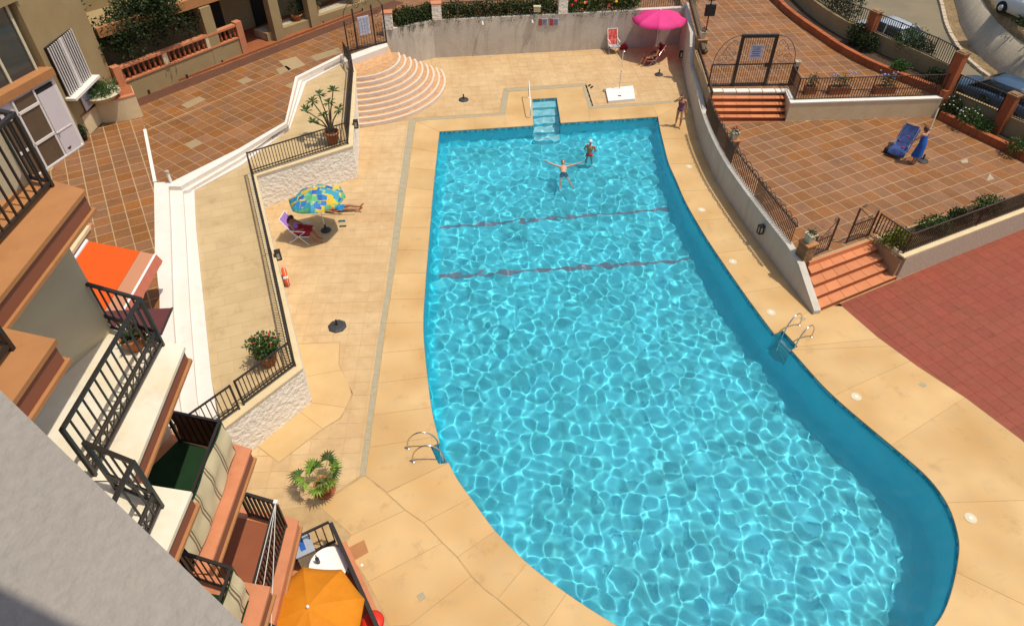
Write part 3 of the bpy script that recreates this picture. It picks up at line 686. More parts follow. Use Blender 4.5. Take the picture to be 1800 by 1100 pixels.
tiles(rt, tile_poly, ra, .595, .595, ZR, 'terracotta', .032, .025, limit=300, shift=(.2, .1))
for q in ([(1597, 288), (1612, 284), (1610, 292), (1600, 294)], [(1740, 305), (1748, 315), (1734, 318)]):
    q = [(1688, 283), (1700, 279), (1702, 286), (1692, 287)] if q[0][0] == 1597 else q
    part('patch', MB().prism([at2(x, y, ZR) for x, y in q], ZR - .01, ZR + .004), 'drain', rt)
# lower stairs, terrace to court
s1 = thing('terracotta_stairs', 'short flight of pinkish terracotta stairs from right terrace down to red court', 'stairs', (11.8, 18.3, 0))
tL, tR, bL, bR = Vector((10.28, 18.55)), Vector((13.02, 19.87)), Vector((10.3, 16.95)), Vector((13.68, 18.66))
for k in range(4):
    f0, f1 = k / 4, (k + 1) / 4
    a, b, c, d = tL.lerp(bL, f0), tR.lerp(bR, f0), tR.lerp(bR, f1), tL.lerp(bL, f1); z = .72 - .18 * k
    if z < .02: break
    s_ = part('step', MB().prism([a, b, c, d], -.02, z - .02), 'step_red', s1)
    n = 6
    for i in range(n):
        q = [a.lerp(b, i / n), a.lerp(b, (i + 1) / n), d.lerp(c, (i + 1) / n) + (c - b).normalized() * .025, d.lerp(c, i / n) + (c - b).normalized() * .025]
        part('tile', MB().prism(inset(q, .007), z - .02, z), 'terracotta_step', s_)
part('riser', MB().prism([tL, tR, tR + Vector((-.1, .03)), tL + Vector((-.1, .03))], .6, ZR - .012), 'step_red', s1)
part('riser', MB().prism([tL + Vector((.02, -.05)), tR + Vector((.03, -.05)), tR + Vector((0, .01)), tL + Vector((0, .01))], .6, ZR + .006), 'terracotta_step', s1)
# front retaining wall of the terrace
fw = thing('front_wall', 'low pebbledash wall with cream top beside the red court', 'wall', (16, 20, 0))
FWp = [Vector((13.05, 19.95)), Vector((13.55, 18.72)), Vector((23.5, 23.55))]
part('wall_body', ribbon([Vector((13.62, 18.74)), Vector((23.5, 23.55))], .24, -.03, 1.0), 'pebble', fw)
part('coping', ribbon([Vector((13.5, 18.70)), Vector((23.5, 23.55))], .26, 1.0, 1.06), 'cream_wall', fw)
part('stair_cheek', ribbon([Vector((13.12, 19.95)), Vector((13.62, 18.86))], .2, -.02, 1.02), 'cream_wall', fw)
bed = [Vector((13.3, 19.9)), Vector((13.7, 18.95)), Vector((23.3, 23.7)), Vector((22.9, 24.2)), Vector((20.3, 22.85))]
bd = struct('planting_bed', MB().prism(bed, .85, .97), 'soil')
# red court
court_poly = [court_edge[0], court_edge[1], court_edge[2], court_edge[3], court_edge[4], court_edge[5], Vector((24, 8)), Vector((30, 8)), Vector((30, 26.5)), Vector((23.5, 23.5)), Vector((13.7, 18.62)), Vector((10.35, 16.93))]
ct = struct('court', MB().prism(court_poly, -.05, -.002), 'court_grout')
ca = math.atan2(23.55 - 18.72, 23.5 - 13.55)
tiles(ct, court_poly, ca, .46, .46, .004, 'court', .008, .02, limit=300, name='tile', jitter=.0008)
part('edge_strip', ribbon([court_edge[0].lerp(court_edge[1], .12)] + court_edge[1:6], .035, -.03, .006), 'ledge_dark', ct)
# upper stairs
s2 = thing('gate_stairs', 'flight of terracotta stairs climbing to the ornate iron gate', 'stairs', (10.8, 29, .9))
for k in range(5):
    z = ZT - .17 * k; y0 = 29.72 - .27 * k
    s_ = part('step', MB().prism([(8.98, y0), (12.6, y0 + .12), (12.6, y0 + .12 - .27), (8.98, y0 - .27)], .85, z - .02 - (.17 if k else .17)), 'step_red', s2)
    zz = z - .17
    if k == 4: continue
    n = 6
    for i in range(n):
        xa, xb = 9.0 + i * .6, 9.6 + i * .6
        part('tile', MB().prism(inset([(xa, y0), (xb, y0), (xb, y0 - .295), (xa, y0 - .295)], .006), zz - .02, zz), 'terracotta_step', s_)
for i in range(6): # white threshold tiles
    xa = 9.05 + i * .6; part('threshold_tile', MB().prism(inset([(xa, 30.05), (xa + .6, 30.07), (xa + .6, 29.72), (xa, 29.70)], .02), ZT - .05, ZT + .012), 'white', s2)
# upper terrace
kerbU = [Vector(p) for p in [(14.9, 46), (15.3, 39.5), (16.17, 35.5), (16.7, 33.7), (17.4, 32.2), (18.25, 30.9), (19.1, 29.75), (19.45, 29.1)]]
wallU = [Vector(p) for p in [(15.9, 46), (16.2, 39), (16.97, 35.6), (17.72, 34.4), (18.4, 33.1), (19.3, 31.3), (19.75, 30.2), (19.75, 29.4)]]
ut_poly = [Vector((9.0, 29.7)), Vector((12.6, 29.85)), Vector((12.6, 28.75)), Vector((19.35, 29.15))] + kerbU[::-1] + [Vector((9.8, 46)), Vector((9.75, 39.4)), Vector((9.2, 34))]
ut = struct('upper_terrace', MB().prism(ut_poly, .5, ZT - .004), 'terracotta_grout')
tiles(ut, [Vector((9.2, 30.08)), Vector((12.65, 30.1)), Vector((12.65, 29.0)), Vector((19.2, 29.3))] + kerbU[::-1] + [Vector((9.8, 46)), Vector((9.75, 39.4)), Vector((9.3, 34))], R(8), .6, .6, ZT, 'terracotta', .034, .025, limit=300)
uw = thing('terrace_wall', 'rough cream wall with white top holding up the gate terrace', 'wall', (16, 28.8, .9))
part('wall_body', ribbon([Vector((12.62, 29.9)), Vector((12.5, 28.72)), Vector((19.3, 29.16))], .24, .85, 1.74), 'cream_wall', uw)
part('coping', ribbon([Vector((12.62, 29.9)), Vector((12.5, 28.72)), Vector((19.3, 29.16))], .28, 1.742, 1.8), 'white', uw)
# flower beds, kerbs and boundary wall
def bed_strip(name, a, b, z0, z1):
    mb = MB(); b2 = b
    poly = a + b[::-1]; mb.prism(poly, z0, z1); return struct(name, mb, 'soil')
bed_strip('flower_bed', kerbU, wallU, .5, ZT + .2); bed_strip('flower_bed', kerbL, wallL + [Vector((23.8, 21.5))], .0, ZR + .2)
for path, z, lab in ((catmull(kerbU, 4), ZT, 'red brick kerb round the upper flower bed beside the gate terrace'), (catmull(kerbL, 4), ZR, 'red brick kerb of the lower flower bed beside the blue lounger')):
    k = thing('brick_kerb', lab, 'kerb', (path[0].x, path[0].y, z)); pts = resample(path, .34); o1, o2 = offset(pts, .13), offset(pts, -.13)
    for i in range(len(pts) - 1):
        if pts[i].y > 42: continue
        q = [o1[i], o1[i + 1], o2[i + 1], o2[i]]; part('brick', MB().prism(inset(q, .006), z - .1, z + .34 + random.uniform(-.006, .006)), 'brick_red', k)
bwl = thing('boundary_wall', 'weathered ochre boundary wall behind the flower beds along the road', 'wall', (20, 29, .9))
wu = catmull(wallU, 3); wl = catmull(wallL, 3)
part('wall_body', ribbon([p + Vector((.14, .05)) for p in wu], .22, -.5, 2.72), 'ochre_wall', bwl)
part('wall_body', ribbon([p + Vector((.14, .05)) for p in wl], .22, -.5, 1.88), 'ochre_wall', bwl)
def pillar(x, y, z0, z1, lab, rz):
    p = thing('brick_pillar', lab, 'pillar', (x, y, z0), 'orange pillars of the boundary fence')
    n = 14
    part('shaft', MB().box((x, y, (z0 + z1) / 2 - .04), (.40, .40, z1 - z0 - .08), rz), 'brick_red', p)
    part('cap', MB().box((x, y, z1 - .05), (.46, .46, .08), rz).box((x, y, z1), (.3, .3, .06), rz), 'brick', p)
pillar(17.75, 34.4, ZT - .2, 3.7, 'orange brick pillar farthest up the road fence, beside the silver car', .5)
pillar(19.58, 29.45, .9, 3.72, 'tall orange brick pillar where the gate terrace wall meets the road fence', .5)
pillar(21.1, 27.25, .7, 2.87, 'orange brick pillar in front of the parked blue car', .5)
pillar(22.45, 24.7, .7, 2.87, 'orange brick pillar nearest the right edge of the view', .5)

# ---- generic railing: posts, rails and every baluster its own piece
BAL = {}
def baluster_mesh(h, r, mat):
    k = (round(h, 2), r, mat)
    if k not in BAL: BAL[k] = mesh_of(MB().box((0, 0, h / 2), (r * 2, r * 2, h)), mat, 'baluster')
    return BAL[k]
def railing(t, path, h, sp=.13, r=.009, mat='iron', rail=.045, gap=.08, mid=None, posts=None, z=None, pr=.022, second=None):
    P = [Vector(p) for p in path]
    for i in range(len(P) - 1):
        a, b = P[i], P[i + 1]; up = Vector((0, 0, h))
        tr = part('top_rail', MB().bar(a + up, b + up, rail, rail * .7), mat, t); part('bottom_rail', MB().bar(a + Vector((0, 0, gap)), b + Vector((0, 0, gap)), rail * .7, rail * .6), mat, t)
        hh = h
        if second: part('middle_rail', MB().bar(a + Vector((0, 0, second)), b + Vector((0, 0, second)), rail * .7, rail * .6), mat, t)
        d = b - a; n = max(1, round(d.to_2d().length / sp)); me = baluster_mesh(hh - gap, r, mat); ang = math.atan2(d.y, d.x)
        for k in range(1, n): inst('baluster', me, t, a + d * (k / n) + Vector((0, 0, gap)), ang)
    for i, p in enumerate(P):
        if posts is None or i in posts: part('post', MB().bar(p, p + Vector((0, 0, h + .03)), pr * 2), mat, t)
    return t
def spiral(c, r0, turns, a0, sgn=1, n=18):
    return [(c[0] + r0 * (1 - .8 * k / n) * math.cos(a0 + sgn * turns * 2 * math.pi * k / n), c[1] + r0 * (1 - .8 * k / n) * math.sin(a0 + sgn * turns * 2 * math.pi * k / n)) for k in range(n + 1)]
def frame3(o, d): # 2-D gate drawing to world
    d = Vector((d[0], d[1], 0)).normalized(); o = Vector(o); return lambda u, v: o + d * u + Vector((0, 0, v))

# railing on the ramp wall
r1 = thing('ramp_railing', 'dark iron railing along the top of the white ramp wall', 'railing', (-8, 22, 1.5))
RW = [(-8.3, 33.6, 1.5), (-7.72, 32.4, 1.5), (-6.78, 25.5, 1.5), (-10.08, 23.17, 1.5), (-8.1, 18.2, 1.5), (-6.14, 13.15, 1.5), (-7.2, 11.75, 1.5)]
railing(r1, RW, .95, .12, .0115, 'iron', .05, .09, second=.2)
r1b = thing('corner_railing', 'short dark railing with flat panels at the building end of the ramp', 'railing', (-8, 11, 1.5))
railing(r1b, [(-7.28, 11.6, 1.5), (-8.35, 10.25, 1.5), (-9.7, 9.5, 1.5)], .95, .14, .0115, 'iron', .05, .09, second=.2)
# arched railing on the curved wall
r2 = thing('arched_railing', 'rusty brown iron railing topped with hoops along the curved right wall', 'railing', (9, 26, 1.1))
rail_pts = [p for p in offset(WR, .17) if 18.75 < p.y < 29.2]; rail_pts = resample(rail_pts, .42)
zt = 1.1; hp = .78
arch = MB().tube([(.19 * math.cos(math.pi * k / 10), 0, .21 * math.sin(math.pi * k / 10)) for k in range(11)], .017, 5); arch_me = mesh_of(arch, 'iron_brown', 'hoop')
fl_ = MB()
for s_ in (1, -1): fl_.tube([(s_ * x, 0, y) for x, y in spiral((.06, .07), .055, 1.1, math.pi)], .012, 4)
curl_me = mesh_of(fl_, 'iron_brown', 'curl'); bm_ = baluster_mesh(hp - .06, .0125, 'iron_brown')
for i in range(len(rail_pts) - 1):
    a, b = rail_pts[i], rail_pts[i + 1]; d = b - a; ang = math.atan2(d.y, d.x); m = (a + b) / 2
    inst('hoop', arch_me, r2, (m.x, m.y, zt + hp), ang, (d.length / .4, 1, 1)); inst('curl', curl_me, r2, (m.x, m.y, zt + hp), ang)
    for k in range(4): q = a.lerp(b, k / 4); inst('baluster', bm_, r2, (q.x, q.y, zt + .06), ang)
part('top_rail', MB().tube([(p.x, p.y, zt + hp) for p in rail_pts], .024, 5), 'iron_brown', r2); part('bottom_rail', MB().tube([(p.x, p.y, zt + .06) for p in rail_pts], .013, 5), 'iron_brown', r2)
r2u = thing('wall_railing', 'brown iron railing on the wall beside the gate stairs', 'railing', (9.1, 31, 1.1))
railing(r2u, [(9.02, 29.3, 1.12), (9.2, 31.6, 1.12), (9.36, 34.2, 1.12)], .85, .12, .012, 'iron_brown', .045, .06)
# fences round the gate terrace and front bed
r3 = thing('terrace_fence', 'brown iron fence above the cream wall of the gate terrace', 'fence', (16, 29, 1.8))
railing(r3, [(12.72, 30.3, 1.78), (12.62, 28.85, 1.78), (16, 29.05, 1.78), (19.3, 29.28, 1.78)], 1.0, .12, .0125, 'iron_brown', .045, .06, second=.42)
r4 = thing('front_fence', 'dark iron fence on the low wall between planting bed and red court', 'fence', (16, 20, 1.06))
railing(r4, [(13.05, 20.05, 1.02), (13.6, 18.82, 1.06), (16.9, 20.42, 1.06), (20.2, 22.02, 1.06), (23.4, 23.58, 1.06)], .82, .12, .0125, 'iron_brown', .045, .06)
r5 = thing('road_fence', 'dark vertical bar fence on the boundary wall behind the upper bed', 'fence', (18, 33, 2.7))
railing(r5, [(16.35, 39, 2.7), (17.1, 35.65, 2.7), (17.75, 34.6, 2.7), (18.52, 33.15, 2.7), (19.42, 31.35, 2.7), (19.8, 30.3, 2.7), (19.75, 29.6, 2.7)], .85, .12, .012, 'iron', .045, .05)
r6 = thing('road_fence', 'dark bar fence on the boundary wall in front of the parked blue car', 'fence', (21, 27, 1.88))
railing(r6, [(19.9, 29.4, 1.86), (21.0, 27.6, 1.86)], .85, .12, .012, 'iron', .045, .05)
r7 = thing('road_fence', 'dark bar fence between the last two orange pillars at the right edge', 'fence', (22, 26, 1.88))
railing(r7, [(21.35, 27.2, 1.86), (22.5, 25.0, 1.86)], .85, .12, .012, 'iron', .045, .05)
r8 = thing('terrace_railing', 'brown bar railing behind the hedge above the grey back wall', 'railing', (2, 39, 1.75))
railing(r8, [(-6.5, 36.9, ZT), (-4.3, 38.2, ZT), (3.2, 39.2, ZT), (9.4, 40.1, ZT)], .95, .13, .011, 'iron_brown', .04, .06)

# ---- big ornate gate
gt = thing('ornate_gate', 'rounded wrought iron gate with scrolls and a blue notice at the stair head', 'gate', (11, 30.5, ZT))
G = frame3((9.06, 30.3, ZT), (1, .035)); W = 3.86
fr = MB(); fr.bar(G(1.12, 0), G(1.12, 2.36), .13).bar(G(2.62, 0), G(2.62, 2.36), .13).bar(G(1.06, 2.3), G(2.68, 2.3), .13).bar(G(0, .03), G(W, .03), .1, .06); part('frame', fr, 'iron', gt)
for u0, u1 in ((0, 1.12), (2.62, W)):
    sp_ = part('side_panel', MB().bar(G(u0, 1.02), G(u1, 1.02), .05).bar(G(u0 if u0 == 0 else u1, 0), G(u0 if u0 == 0 else u1, 1.02), .06), 'iron_brown', gt)
    n = 10
    for k in range(1, n): u = u0 + (u1 - u0) * k / n; inst('bar', baluster_mesh(.98, .009, 'iron_brown'), sp_, G(u, .04))
lf = part('gate_leaf', MB().bar(G(1.2, 1.02), G(2.55, 1.02), .05).bar(G(1.2, .12), G(2.55, .12), .05), 'iron_brown', gt)
for k in range(1, 13): inst('bar', baluster_mesh(2.2, .009, 'iron_brown'), lf, G(1.18 + 1.38 * k / 13, .04))
part('lock', MB().box(G(2.45, 1.0) - Vector((0, .04, 0)), (.14, .06, .18)), 'iron', gt)
for s_, u_ in ((1, 1.08), (-1, 2.66)):
    arc = [G(u_ - s_ * 1.06 * math.sin(t), 1.02 + 1.3 * math.cos(t)) for t in [math.pi / 2 * k / 14 for k in range(15)]]
    wg = part('scroll_wing', MB().tube(arc, .016, 5), 'iron_brown', gt)
    sw = MB()
    for c, r0, tn, a in (((.25, .95), .16, 1.3, 0), ((.3, .5), .17, 1.4, 2), ((.62, .3), .15, 1.3, 1), ((.5, .72), .13, 1.2, 4), ((.82, .18), .1, 1.2, 0)):
        sw.tube([G(u_ - s_ * x, 1.02 + y) for x, y in spiral(c, r0, tn, a)], .0095, 4)
    sw.tube([G(u_ - s_ * x, 1.02 + y) for x, y in [(.06, .1), (.2, .25), (.4, .1), (.6, .12), (.8, .05), (1, .1)]], .0095, 4); sw.tube([G(u_ - s_ * x, 1.02 + y) for x, y in [(.9, .3), (.7, .5), (.6, .8), (.3, 1.1)]], .0095, 4)
    part('scrollwork', sw, 'iron_brown', wg)
nt = thing('gate_notice', 'small blue and white notice hanging on the ornate gate bars', 'sign', G(1.85, 1.2)); part('board', MB().box(G(1.85, 1.6) - Vector((0, .03, 0)), (.55, .012, .62)), 'sign_blue', nt)
for k in range(5): part('text_line', MB().box(G(1.85, 1.82 - k * .1) - Vector((0, .039, 0)), (.4 - .06 * (k % 2), .004, .035)), 'sign_ink', nt)
# ---- lower gate, two leaves
lg = thing('low_gate', 'low scrolled iron gate with two leaves at the head of the pinkish stairs', 'gate', (11.6, 19.3, ZR))
def leaf(o, d, wd, h, top):
    G = frame3(o, d)
    t = part('gate_leaf', MB().bar(G(0, 0), G(0, h), .05).bar(G(wd, 0), G(wd, top), .05).bar(G(0, .08), G(wd, .08), .04).bar(G(0, h * .72), G(wd, h * .72), .04), 'iron_brown', lg)
    n = max(4, round(wd / .12))
    for k in range(1, n): u = wd * k / n; inst('bar', baluster_mesh(h * .72 - .08, .009, 'iron_brown'), t, G(u, .08))
    s_ = MB(); s_.tube([G(0, h), G(wd * .35, h * .84), G(wd * .7, (h + top) / 2 * .95), G(wd, top)], .014, 5)
    s_.tube([G(x, y) for x, y in spiral((wd * .8, top + .02), .12, 1.3, -1.2)], .011, 4); s_.tube([G(x, y) for x, y in spiral((wd * .3, h * .8), .1, 1.3, 2)], .01, 4); s_.tube([G(x, y) for x, y in spiral((wd * .65, h * .84), .1, 1.3, 0)], .01, 4)
    part('scrollwork', s_, 'iron_brown', t)
leaf((10.4, 18.78, ZR), (.86, .5), .85, .95, 1.35)
leaf((12.9, 20.05, ZR), (-.9, -.42), 1.05, 1.1, 1.5)
# ---- upper left gate
gl = thing('garden_gate', 'scrolled iron gate with a white tiled panel above the round stairs', 'gate', (-7.3, 34.7, ZT))
G = frame3((-8.2, 34.15, ZT), (1.78, 1.2)); W = 2.1
part('frame', MB().bar(G(0, 0), G(0, 1.5), .06).bar(G(.5, 0), G(.5, 2.0), .07).bar(G(1.5, 0), G(1.5, 2.0), .07).bar(G(W, 0), G(W, 1.9), .07).bar(G(0, .05), G(W, .05), .06), 'iron', gl)
n = 14
for k in range(1, n): inst('bar', baluster_mesh(1.0, .009, 'iron_brown'), gl, G(W * k / n, .05))
s_ = MB()
for c, r0, tn, a in (((.22, 1.25), .18, 1.3, 0), ((.3, .8), .16, 1.3, 2), ((.25, .4), .18, 1.4, 4), ((1.75, 1.5), .18, 1.3, 1), ((1.8, 1.0), .2, 1.4, 3), ((1.75, .45), .18, 1.3, 0), ((.75, 2.15), .2, 1.4, 2), ((1.2, 2.2), .2, 1.4, 0)): s_.tube([G(x, y) for x, y in spiral(c, r0, tn, a)], .013, 4)
s_.tube([G(W / 2 + W / 2 * math.cos(t), 1.7 + .75 * math.sin(t)) for t in [math.pi * k / 14 for k in range(15)]], .016, 5); part('scrollwork', s_, 'iron', gl)
pn = part('panel', MB().bar(G(.7, 1.1), G(1.3, 1.1), .03, .9), 'sign_white', gl)
for i in range(4):
    for j in range(6): c = G(.78 + .145 * i, .74 + .145 * j); part('pane', MB().box(c - Vector((-.02, .03, 0)), (.10, .02, .10), math.atan2(1.2, 1.78)), 'sign_blue', pn)

# ---- road, kerb, embankment, cars
ZRD = 1.0
rd = struct('road', MB().prism([(14.5, 60), (15.9, 46), (16.3, 39), (17.2, 35.6), (19.9, 30.3), (20.1, 29.4), (21.3, 27.3), (22.6, 24.9), (25, 18), (34, 18), (25.6, 28.2), (23.95, 31.1), (23.6, 33.2), (23.7, 35.7), (24.6, 39.5), (26.2, 44), (28, 60)], -.6, ZRD), 'asphalt')
kpath = catmull([Vector(p) for p in [(28, 50), (26.1, 43.7), (24.5, 39.2), (23.67, 35.7), (23.6, 33.2), (24.0, 31.1), (25.6, 28.2), (29, 23.5)]], 4)
pv = struct('pavement', ribbon([p + Vector((.45, .08)) for p in kpath], .9, .5, ZRD + .1), 'dirt')
kt = thing('kerb_stones', 'pale broken kerb stones along the far side of the road', 'kerb', (24, 35, ZRD)); kp = resample(kpath, .5); k1, k2 = offset(kp, .12), offset(kp, -.12)
for i in range(len(kp) - 1): part('stone', MB().prism(inset([k1[i], k1[i + 1], k2[i + 1], k2[i]], .02), ZRD - .05, ZRD + .14 + random.uniform(-.015, .015)), 'pebble', kt)
ew = thing('embankment_wall', 'curved grey concrete retaining wall across the road', 'wall', (26, 36, ZRD))
epath = catmull([Vector(p) for p in [(29.2, 52), (27.0, 44), (25.25, 39.2), (24.4, 35.8), (24.3, 33.3), (24.75, 31.3), (26.4, 28.4), (30, 23.6)]], 4)
v = []; f = []
for p in epath: v += [(p.x, p.y, .5), (p.x, p.y, ZRD + .1), (p.x + .6, p.y + .12, 2.5), (p.x + .8, p.y + .15, 2.5), (p.x + .8, p.y + .15, .5)]
for i in range(len(epath) - 1):
    for k in range(5): f.append((i * 5 + k, i * 5 + (k + 1) % 5, i * 5 + 5 + (k + 1) % 5, i * 5 + 5 + k))
part('wall_body', MB().add(v, f), 'concrete', ew, True)
eb = MB(); o_ = offset(epath, 0); v = []; f = []
for i, p in enumerate(epath):
    v += [(p.x + .62, p.y + .14, 2.45), (p.x + .68, p.y + .15, 2.75 + .04 * math.sin(i * 1.7)), (p.x + .8, p.y + .18, 2.9 + .02 * math.sin(i * .9)), (p.x + 14, p.y + 3, 2.92)]
for i in range(len(epath) - 1):
    for k in range(3): f.append((i * 4 + k, i * 4 + k + 1, i * 4 + 5 + k, i * 4 + 4 + k))
struct('embankment', eb.add(v, f), 'dirt', True)
def car(lab, x, y, z, rz, paint, L=4.1, Wd=1.72):
    t = thing('parked_car', lab, 'car', (x, y, z)); co, si = math.cos(rz), math.sin(rz)
    T = lambda p: (x + p[0] * co - p[1] * si, y + p[0] * si + p[1] * co, z + p[2])
    # body: cross sections along the length
    S = [(-2.05, .3, .62, .70), (-1.98, .25, .82, .80), (-1.5, .2, .93, .86), (-.8, .2, .95, .86), (.6, .2, .95, .86), (1.0, .2, .92, .86), (1.6, .22, .82, .84), (1.98, .26, .68, .76), (2.05, .32, .55, .66)]
    def loft(S, f_top):
        v = []; f = []
        for (px, z0, z1, hw) in S:
            prof = [(-hw * .96, z0), (-hw, (z0 + z1) / 2), (-hw * .97, z1 - .06), (-hw * f_top, z1), (hw * f_top, z1), (hw * .97, z1 - .06), (hw, (z0 + z1) / 2), (hw * .96, z0)]
            v += [T((px * L / 4.1, q[0], q[1])) for q in prof]
        n = 8
        for i in range(len(S) - 1):
            for k in range(n): f.append((i * n + k, i * n + (k + 1) % n, i * n + n + (k + 1) % n, i * n + n + k))
        f += [tuple(range(n))[::-1], tuple((len(S) - 1) * n + k for k in range(n))]
        m = MB(); m.add(v, f); return m
    part('body', loft(S, .9), paint, t, True)
    part('roof', loft([(-1.15, 1.38, 1.42, .56), (-.9, 1.38, 1.46, .6), (0, 1.38, 1.49, .62), (.35, 1.38, 1.45, .58)], .8), paint, t, True)
    part('window_band', loft([(-1.85, .9, .94, .74), (-1.2, .9, 1.40, .66), (-.9, .9, 1.43, .66), (.3, .9, 1.43, .66), (1.15, .88, .93, .74)], .86), 'glass', t, True)
    pl = MB()
    for s_ in (-1, 1):
        for a, b in (((-1.2, .62, 1.4), (-1.75, .76, .92)), ((.35, .62, 1.42), (1.1, .76, .9)), ((-.35, .645, 1.42), (-.35, .78, .92))): pl.bar(T((a[0], a[1] * s_, a[2])), T((b[0], b[1] * s_, b[2])), .06)
    part('window_pillars', pl, paint, t)
    for px in (-1.25, 1.3):
        for s_ in (-1, 1):
            wv = MB(); c = Vector((px, s_ * .78, .31)); ring = []
            for e_ in (-.1, .1): ring += [T((px + .31 * math.cos(a), c.y + e_, .31 + .31 * math.sin(a))) for a in [2 * math.pi * k / 14 for k in range(14)]]
            wv.add(ring, [(k, (k + 1) % 14, 14 + (k + 1) % 14, 14 + k) for k in range(14)] + [tuple(range(14)), tuple(range(14, 28))[::-1]])
            wh = part('wheel', wv, 'tyre', t); part('rim', MB().ell(T((px, s_ * .87, .31)), (.16, .16, .16)), 'steel', wh)
    for s_ in (-1, 1): part('headlight', MB().ell(T((1.97, s_ * .55, .62)), (.1, .12, .07)), 'lamp_glass', t); part('tail_light', MB().ell(T((-2.0, s_ * .6, .72)), (.05, .1, .08)), 'red_plastic', t)
    return t
car('silver car parked behind the road fence near the top edge', 19.75, 36.6, ZRD, R(118), 'paint_silver')
car('dark blue car parked in the road behind the last pillars', 22.15, 29.6, ZRD, R(122), 'paint_blue')
car('white car standing on the dirt embankment at the top right corner', 26.1, 35.1, 2.91, R(106), 'paint_white')
# ================================================================== BUILDINGS ON THE LEFT
def at_x(px, py, X): # point of the vertical plane x = X seen at a pixel
    u, v = (px - PCX) / FPX, (py - PCY) / FPX; d = Vector((u, _cp - v * _sp, -_sp - v * _cp)); return Vector((0, 0, CAMH)) + d * (X / d.x)
ab = thing('apartment_building', 'stepped apartment block with stacked balconies on the left, seen from above', 'building', (-7, 6, 0))
c1 = [(-6.48, 7.98), (-7.42, 5.3), (-7.42, 2), (-15, 2), (-15, 7.98)]
part('wall', MB().prism(c1, 0, 14.5), 'olive_wall', ab)
part('wall', MB().prism([(-5.95, 5.02), (-6.05, 1.2), (-7.35, 1.2), (-7.35, 5.02)], 0, 14.4), 'olive_wall', ab)
def balcony(poly, z, floor, rim, edge, rimw=.0, thick=.3, fm=None):
    b = part('balcony_slab', MB().prism(inset(poly, .03), z - thick, z - .06), edge, ab)
    part('rim', MB().prism(poly, z - .06, z), rim, b)
    part('moulding', MB().prism(inset(poly, -.015), z - thick - .05, z - thick - .002), 'ledge', b)
    if floor: part('floor', MB().prism(inset(poly, rimw), z - .01, z + .006), floor, b)
    return b
# outlines: front corner first, then along the front, then back to the wall
PA = [(-5.2, 7.58), (-5.07, 5.12), (-7.4, 5.12), (-7.0, 7.0), (-6.45, 8.1)]
PB = [(-4.88, 7.62), (-4.92, 5.2), (-7.4, 5.2), (-7.0, 7.0), (-6.45, 8.15)]
PC = [(-4.62, 7.76), (-4.6, 5.3), (-7.4, 5.3), (-7.0, 7.0), (-6.4, 8.2)]
PE = [(-5.68, 7.78), (-5.66, 5.2), (-7.4, 5.2), (-7.0, 7.0), (-6.75, 8.22)]
PF = [(-4.73, 5.0), (-4.78, 1.5), (-7, 1.5), (-7, 5.08), (-5.4, 5.18)]
PA2 = [(-4.2, 4.95), (-4.3, 1.5), (-7, 1.5), (-7, 5.08), (-5.08, 5.1)]
PB2 = [(-3.85, 4.98), (-3.95, 1.5), (-7, 1.5), (-7, 5.15), (-5.0, 5.18)]
PC2 = [(-3.55, 5.05), (-3.6, 1.5), (-7, 1.5), (-7, 5.25), (-4.9, 5.28)]
balcony(PA, 8.1, None, 'marble', 'ledge_dark'); balcony(PB, 5.3, 'green_felt', 'ledge_pink', 'ledge_dark', .27); balcony(PC, 2.5, 'red_floor', 'ledge_pink', 'ledge_pink', .26)
balcony(PE, 10.9, None, 'ledge', 'ledge_dark'); balcony(PF, 10.9, None, 'ledge', 'ledge_dark'); balcony(PA2, 8.1, None, 'marble', 'ledge_dark'); balcony(PB2, 5.3, 'green_felt', 'ledge_pink', 'ledge_dark', .27); balcony(PC2, 2.5, 'red_floor', 'ledge_pink', 'ledge_pink', .26)
# slabs over the top balconies
part('roof_slab', MB().prism([(-6.3, 8.1), (-6.4, 1.4), (-15, 1.4), (-15, 8.1)], 14.5, 14.75), 'ledge', ab)
def brail(path, z, h=1.0, sp=.14, r=.01, fancy=False, rail=.05):
    t = part('balcony_railing', MB().bar((*path[0], z + h), (*path[1], z + h), rail, rail * .7), 'iron', ab)
    P = [Vector((p[0], p[1], z)) for p in path]
    for i in range(len(P) - 1):
        a, b = P[i], P[i + 1]; rl = MB()
        if i: rl.bar(a + Vector((0, 0, h)), b + Vector((0, 0, h)), rail, rail * .7)
        rl.bar(a + Vector((0, 0, .08)), b + Vector((0, 0, .08)), rail * .7)
        if fancy: rl.bar(a + Vector((0, 0, .3)), b + Vector((0, 0, .3)), rail * .5).bar(a + Vector((0, 0, .34)), b + Vector((0, 0, .34)), rail * .5)
        part('rail', rl, 'iron', t); d = b - a; n = max(1, round(d.length / sp)); me = baluster_mesh(h - .08, r, 'iron')
        for k in range(1, n): inst('baluster', me, t, a + d * (k / n) + Vector((0, 0, .08)), math.atan2(d.y, d.x))
        if fancy:
            x = MB(); n2 = max(1, round(d.length / .22))
            for k in range(n2): x.bar(a + d * (k / n2) + Vector((0, 0, .1)), a + d * ((k + 1) / n2) + Vector((0, 0, .3)), .014).bar(a + d * (k / n2) + Vector((0, 0, .3)), a + d * ((k + 1) / n2) + Vector((0, 0, .1)), .014)
            part('lattice', x, 'iron', t)
    for p in P: part('post', MB().bar(p, p + Vector((0, 0, h + .02)), .05), 'iron', t)
brail([(-6.6, 7.98), (-5.55, 7.6), (-5.57, 5.2)], 8.1, 1.0, .17, .011, True, .055)
brail([(-5.2, 5.0), (-4.5, 4.72), (-4.55, 1.6)], 8.1, 1.0, .17, .011, True, .055)
brail([(-6.72, 8.05), (-6.15, 7.85), (-6.18, 5.3)], 10.9, 1.05, .16, .012, False, .06)
